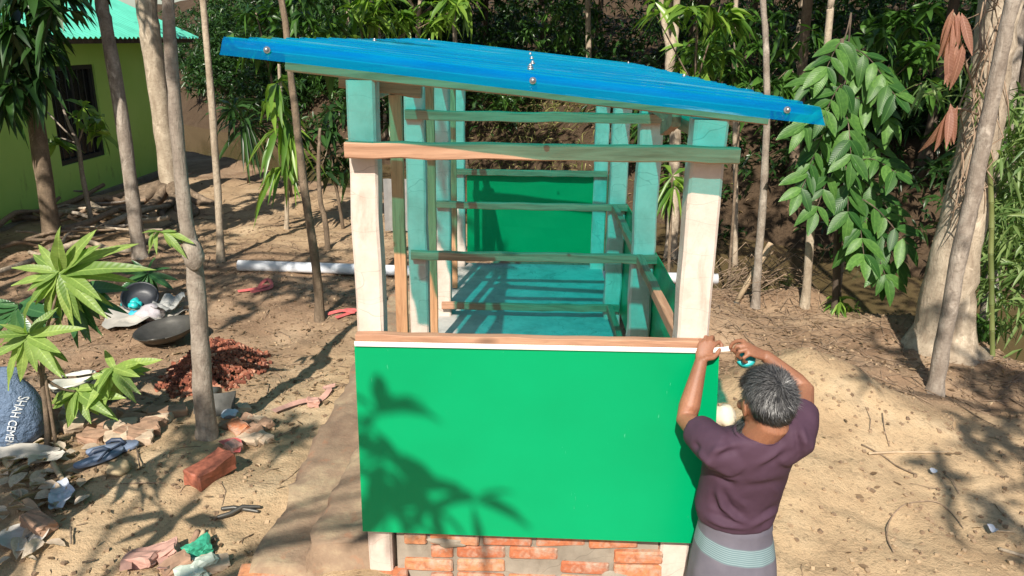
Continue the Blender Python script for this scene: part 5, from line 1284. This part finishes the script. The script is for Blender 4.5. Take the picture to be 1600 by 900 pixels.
def finger(pts, r=.0083):
    n = len(pts); body.tube(pts, [r*1.05]+[r*(1-.06*i) for i in range(1, n-1)]+[r*.8], 10, True)
# left hand: gripping the top edge of the board
P = PY
knL = [P(1117, 538, 2.497), P(1109.5, 534, 2.499), P(1101.5, 534, 2.499), P(1094, 538, 2.497)]
hand(wrL, None, knL, .066, .013)
finger([knL[0], P(1124, 534, 2.51), P(1128, 539, 2.505), P(1126, 546, 2.495)])
finger([knL[1], P(1112.5, 526.5, 2.527), P(1114, 527, 2.548), P(1115, 537, 2.56)])
finger([knL[2], P(1103, 526.5, 2.53), P(1104, 528, 2.552), P(1105, 538, 2.562)])
finger([knL[3], P(1093.5, 531, 2.527), P(1093.5, 532, 2.545), P(1094, 540, 2.555)], .0075)
finger([P(1104, 560, 2.455), P(1114, 559, 2.462), P(1121, 553, 2.475), P(1124, 546, 2.484)], .0095)
# right hand: pinching the tape, the case under the palm
knR = [P(1161, 533, 2.46), P(1163, 540, 2.440), P(1166, 546.5, 2.425), P(1171, 553, 2.418)]
hand(wrR, None, knR, .064, .013)
finger([knR[0], P(1151, 533, 2.472), P(1144, 537, 2.478), P(1141, 543, 2.478)])
finger([knR[1], P(1151, 541, 2.445), P(1147, 548, 2.45), P(1152, 554, 2.462)])
finger([knR[2], P(1155, 549, 2.425), P(1152, 556, 2.435), P(1158, 561, 2.45)])
finger([knR[3], P(1162, 559, 2.415), P(1162, 565, 2.43), P(1167, 566, 2.445)], .0075)
finger([P(1178, 546, 2.47), P(1163, 548, 2.492), P(1151, 548, 2.492), P(1143, 546.5, 2.486)], .0095)
# legs and feet
for sg, fx in ((-1, 0), (1, .02)):
    hj = hip+Vector((sg*.06, 0, -.02)); ft = Vector((hip.x+sg*.09, 2.27+fx, 0)); gzf = Hs(ft.x, ft.y); an = Vector((ft.x, ft.y, gzf+.075)); kn_ = hj.lerp(an, .5)+Vector((0, .02, .02))
    limb([hj, hj.lerp(kn_, .4), kn_, kn_.lerp(an, .3), kn_.lerp(an, .75), an], [.072, .062, .05, .05, .033, .032])
    limb([an+Vector((0, -.035, -.035)), an+Vector((0, .03, -.04)), an+Vector((sg*.01, .11, -.055)), an+Vector((sg*.012, .15, -.062))], [.032, .034, .028, .018], 12)
    for j in range(5):
        b0 = an+Vector((sg*.012+sg*(j-2)*.016, .135-.006*j, -.063)); finger([b0, b0+Vector((0, .03-.003*j, -.003))], .0085-.0006*j)
me = remesh(body, .0036, 3, .5)
co = getco(me)-np.array(man.location); setco(me, co)
bo_ = link('body', me, M_['skin'], man)
for sg in (-1, 1):
    MB().ball(hp_(sg*.031, .074, .0), .012, 12, 8, AX).build('eye', M_['eye'], man, True)
# shirt
sh = MB()
trings = [bk(1160, 838, 2.180, 60, .10), bk(1163, 822, 2.172, 66, .112), bk(1168, 800, 2.17, 66.5, .11), bk(1175, 778, 2.155, 68, .112), bk(1181, 755, 2.138, 70, .115), bk(1187, 730, 2.115, 73, .11), bk(1190, 712, 2.108, 71, .095), bk(1192, 698, 2.108, 58, .075), bk(1194.5, 690, 2.112, 39, .058)]
sh.loft(trings, 36)
def sleeve(inner, s, e, f):
    d = (e-s).normalized(); end = s.lerp(e, f)
    sh.tube([inner, s, s.lerp(end, .5), end-d*.012, end], [.07, .066, .061, .058, .056], 18)
sleeve(c7.lerp(shL, .55)+Vector((0, .02, -.05)), shL, elL, .62); sleeve(c7.lerp(shR, .55)+Vector((0, .02, -.055)), shR+Vector((0, 0, -.008)), elR, .55)
sm_ = remesh(sh, .0065, 6, .5)
co = getco(sm_); no = getno(sm_)
d_ = co-CAM; zc = d_@FW; pxx = 800+F_PX*(d_@RI)/zc; pyy = 450-F_PX*(d_@UP)/zc
back = np.clip(-(no*(d_/np.linalg.norm(d_, axis=1, keepdims=True))).sum(1)*2, 0, 1)
disp = np.zeros(len(co))
def fold(pts, A, w_):
    global disp
    best = np.full(len(co), 1e9); tt = np.zeros(len(co)); n = len(pts)-1
    for k in range(n):
        ax, ay = pts[k]; bx, by = pts[k+1]; t_ = np.clip(((pxx-ax)*(bx-ax)+(pyy-ay)*(by-ay))/((bx-ax)**2+(by-ay)**2), 0, 1)
        dd = np.hypot(pxx-ax-t_*(bx-ax), pyy-ay-t_*(by-ay)); m = dd < best; best[m] = dd[m]; tt[m] = (t_[m]+k)/n
    disp += 1.35*A*np.exp(-(best/w_)**2)*np.sin(np.pi*np.clip(tt*.92+.04, 0, 1))*back
for pts, A, w_ in (([(1120, 765), (1130, 790), (1150, 810), (1172, 820)], .011, 4.5), ([(1112, 770), (1118, 792), (1132, 808)], -.009, 5), ([(1128, 765), (1142, 792), (1160, 806)], -.007, 5), ([(1102, 808), (1130, 818), (1172, 826)], .011, 4.5),
                   ([(1108, 799), (1135, 813), (1165, 822)], -.006, 4), ([(1170, 824), (1195, 808), (1234, 790)], .010, 4.5), ([(1176, 818), (1205, 797), (1236, 778)], -.006, 5), ([(1196, 829), (1216, 816), (1234, 800)], .009, 4), ([(1186, 827), (1208, 812), (1232, 797)], -.006, 4),
                   ([(1150, 762), (1195, 757), (1245, 748)], -.005, 7), ([(1160, 750), (1200, 746), (1240, 738)], .004, 9), ([(1118, 735), (1136, 742), (1155, 750)], .009, 4.5), ([(1116, 744), (1132, 752), (1150, 760)], -.007, 5), ([(1178, 728), (1205, 712), (1228, 694)], .007, 5), ([(1186, 734), (1215, 718), (1240, 700)], -.006, 6),
                   ([(1112, 708), (1128, 700), (1148, 694)], .008, 5), ([(1118, 716), (1136, 707), (1160, 702)], -.006, 5), ([(1090, 700), (1100, 715), (1116, 732)], .008, 4), ([(1084, 690), (1094, 706)], -.006, 4), ([(1250, 660), (1258, 690), (1260, 720)], .006, 5), ([(1240, 655), (1246, 690), (1250, 735)], -.007, 5), ([(1205, 752), (1218, 775), (1222, 800)], .005, 6), ([(1140, 770), (1165, 790), (1175, 812)], .005, 5)):
    fold(pts, A, w_)
disp += .0035*fbm(pxx/22+3, pyy/34, 3, 55)*back + .0015*fbm(co[:, 0]*60, co[:, 2]*60+co[:, 1]*40, 2, 56)
co = co+no*disp[:, None]-np.array(man.location); setco(sm_, co)
link('shirt', sm_, M_['shirt'], man)
b = MB(); a0 = trings[-1][0]; n = 28; pts = [a0+Vector((math.cos(2*math.pi*k/n)*.073, math.sin(2*math.pi*k/n)*.056, .002+.012*math.sin(2*math.pi*k/n))) for k in range(n+1)]
b.tube(pts, .0065, 8).build('collar', M_['shirt'], man, True)
# wrapped lungi
t = NT('lungi_cloth'); tc = t.n('ShaderNodeTexCoord'); sx = t.n('ShaderNodeSeparateXYZ'); t.l(tc.outputs['UV'], sx.inputs[0])
vv = sx.outputs['Y']
wv = t.n('ShaderNodeMath', operation='SINE'); ml = t.n('ShaderNodeMath', operation='MULTIPLY'); ml.inputs[1].default_value = 640; t.l(vv, ml.inputs[0]); t.l(ml.outputs[0], wv.inputs[0])
lines = t.ramp(wv.outputs[0], [(.3, (.12, .19, .21)), (.7, (.235, .31, .32))])
bandm = t.ramp(vv, [(0, (0, 0, 0)), (.124, (0, 0, 0)), (.127, (1, 1, 1)), (.205, (1, 1, 1)), (.208, (0, 0, 0))])
plain = t.ramp(t.noise(t.co(), 8, 5), [(.3, (.095, .088, .115)), (.7, (.14, .13, .16))])
c = t.mix(bandm, plain, lines); t.col(c); t.set(Roughness=.8); t.bump(t.noise(t.co(), 700, 2), .2, .0006); M_['lungi'] = t.m
zt = waist.z+.035; vs = []; fs = []; uv = []; nr, nc = 44, 64
for i in range(nr):
    t_ = i/(nr-1); z = zt+(feet_z+.24-zt)*t_; f = min(1, t_*5); cx_ = waist.x+(hip.x-waist.x)*min(1, t_*4)+.002*f; cy_ = waist.y+.01
    rx = .112+.024*min(1, t_*3.2)+.035*t_; ry = .095+.022*min(1, t_*4)+.06*t_
    for k in range(nc):
        an = 2*math.pi*k/nc; fo = 1+.028*float(fbm(math.cos(an)*4+t_*9, math.sin(an)*4-t_*5, 4, 78))*min(1, t_*7)+(.035*t_)*math.sin(an*9+3*t_)+.03*float(fbm(math.cos(an)*3+t_*2, math.sin(an)*3, 3, 77))*(.3+t_)
        roll = .008*math.exp(-((t_-.055)/.02)**2)
        sag = -.018*math.sin(an+.3)*(1-t_)*0-.012*math.cos(an)*(1-t_)
        vs.append((cx_+math.cos(an)*(rx*fo+roll), cy_+math.sin(an)*(ry*fo+roll), z+sag)); uv.append(t_)
for i in range(nr-1):
    for k in range(nc): fs.append((i*nc+k, (i+1)*nc+k, (i+1)*nc+(k+1) % nc, i*nc+(k+1) % nc))
lo = MB().add(vs, fs).build('lungi', M_['lungi'], man, True)
ul = lo.data.uv_layers.new(name='UVMap')
for l in lo.data.loops: ul.data[l.index].uv = (0, uv[l.vertex_index])
# hair: a cap over the skull and short strands brushed away from the whorl
def hairmat(name, a, b_, c_):
    t = NT(name); r = t.n('ShaderNodeNewGeometry').outputs['Random Per Island']; t.col(t.ramp(r, [(0, a), (.5, b_), (1, c_)])); t.set(Roughness=.4); t.b.inputs['Specular IOR Level'].default_value = .6; return t.m
M_['hair_grey'] = hairmat('grey_hair', (.015, .014, .014), (.045, .043, .043), (.16, .155, .15)); M_['hair_black'] = hairmat('black_hair', (.006, .006, .006), (.012, .012, .012), (.05, .05, .05))
def inhair(q):      # q: unit direction in head axes (right, forward, up)
    x, y, z = q
    return (z > .30 and y < .78) or (y < .25 and z > -.10 and not (abs(x) > .75 and z < .12 and y > -.35)) or (y < -.30 and z > -.80)
RH = Vector((.0725, .094, .092)); HO = (0, -.008, .014)
def hs(q, k=1.0): return hp_(HO[0]+q[0]*RH.x*k, HO[1]+q[1]*RH.y*k, HO[2]+q[2]*RH.z*k)
bm = bmesh.new(); bmesh.ops.create_icosphere(bm, subdivisions=5, radius=1)
bmesh.ops.delete(bm, geom=[f for f in bm.faces if not inhair(f.calc_center_median().normalized())], context='FACES')
for v2 in bm.verts:
    q = v2.co.normalized(); v2.co = hs(q, 1+.02*float(fbm(q.x*9+q.z*3, q.y*9, 3, 33)))-man.location
me = bpy.data.meshes.new('hair_cap'); bm.to_mesh(me); bm.free(); me.polygons.foreach_set('use_smooth', [True]*len(me.polygons))
hairo = link('hair', me, M_['hair_black'], man)
wh = Vector((.14, -.72, .68)).normalized()
def strands(n, cond, L, w_, m, name, dens=None, k0=1.0):
    vs = []; T = []; r = np.random.default_rng(5); cnt = 0
    while cnt < n:
        q = Vector(r.normal(size=3)).normalized()
        if not cond(q): continue
        root = hs(q, k0*.995); away = (q-wh*q.dot(wh)); away = away if away.length > .02 else Vector((1, 0, 0)); away.normalize()
        away = (away+wh.cross(q)*.55).normalized(); tg = (away-q*away.dot(q)).normalized()
        tgw = (AX@tg+Vector(r.normal(size=3))*.22).normalized(); nq = (AX@q).normalized(); l = L*r.uniform(.6, 1.2)
        p1 = root+tgw*l*.45+nq*l*.38; p2 = root+tgw*l*.95+nq*l*.5+Vector((0, 0, -l*.12)); sd_ = tgw.cross(nq).normalized()*w_*r.uniform(.6, 1.3)
        o = len(vs); vs += [root-sd_, root+sd_, p1-sd_*.8, p1+sd_*.8, p2]; T += [(o, o+1, o+3), (o, o+3, o+2), (o+2, o+3, o+4)]; cnt += 1
    V = np.array(vs)-np.array(man.location); o = link(name, npmesh(name, V, [np.array(T)]), m, hairo); return o
strands(5200, lambda q: inhair(q) and q.z > -.02, .026, .0007, M_['hair_grey'], 'grey_strands')
strands(2200, lambda q: inhair(q) and q.z < .10, .013, .0008, M_['hair_black'], 'nape_strands')
# beard
vs = []; T = []; r = np.random.default_rng(9)
for _ in range(2600):
    a = r.uniform(-1.7, 1.7); zz = r.uniform(-.125, -.062); rr = .062 if zz > -.095 else .05
    root = hp_(math.sin(a)*rr*1.02, .022+math.cos(a)*rr*.95, zz); out = (HR*math.sin(a)+HF*math.cos(a)*.8-HU*.9+Vector(r.normal(size=3))*.3).normalized(); l = r.uniform(.02, .055); sd_ = out.cross(HU).normalized()*.001
    o = len(vs); vs += [root-sd_, root+sd_, root+out*l]; T.append((o, o+1, o+2))
link('beard', npmesh('beard', np.array(vs)-np.array(man.location), [np.array(T)]), M_['hair_grey'], man)
# measuring tape along the top of the board
M_['tape_white'] = simple('white_tape', (.80, .80, .77), .35, .05, 30, .02)
tm = thing('tape_measure', 'white tape measure stretched along the top of the front board to his hands', 'tape measure', P(1165, 556, 2.462))
e0 = Vector((-.606, yp-.010, 1.598)); e1 = P(1141, 545, 2.482); seg = []
b = MB(); vs = []; fs = []; n = 40
e00 = Vector((.60, yp-.012, 1.598))
for i in range(n+1):
    t_ = i/n; p = e0.lerp(e00, t_/.9) if t_ < .9 else e00.lerp(e1, (t_-.9)/.1)
    for (dz, dy) in ((-.0085, .0), (.0, -.0022), (.0085, .001), (.0085, .0018), (.0, -.0012), (-.0085, .001)): vs.append(p+Vector((0, dy, dz)))
for i in range(n):
    for k in range(6): fs.append((i*6+k, (i+1)*6+k, (i+1)*6+(k+1) % 6, i*6+(k+1) % 6))
b.add(vs, fs).build('blade', M_['tape_white'], tm, False)
b = MB()
for k in range(118):
    x = -.60+k*.01; L = .006 if k % 5 else .009; y_ = e0.y+(e00.y-e0.y)*(x-e0.x)/(e00.x-e0.x)
    b.bar((x, y_-.0012, 1.598+.0078-L), (x, y_-.0003, 1.598+.0078), .0012, .0012, (0, 1, 0))
o = b.build('tick_mark', M_['frame_dark'], tm); o['kind'] = 'stuff'
cc = P(1166, 556, 2.468); dxn = Vector((1, -.25, .05)).normalized(); b = MB(); rings = []
for (s_, r) in ((-.016, .024), (-.013, .029), (.013, .029), (.016, .024)):
    ax_ = Vector((.2, .55, -.5)).normalized(); u1 = dxn; u2 = ax_.cross(u1).normalized(); rings.append((cc+ax_*s_-Vector((0, 0, .012)), u1*r*1.1, u2*r))
b.loft(rings, 24).build('case', M_['turq'], tm, True)
b = MB(); b.loft([(c_+Vector((-.004, -.002, -.001)), a_*1.04*.98, b2*.55) for c_, a_, b2 in rings[1:3]], 20).build('case_band', simple('orange_white_band', (.75, .42, .22), .4, .3, 60, 0), tm, True)
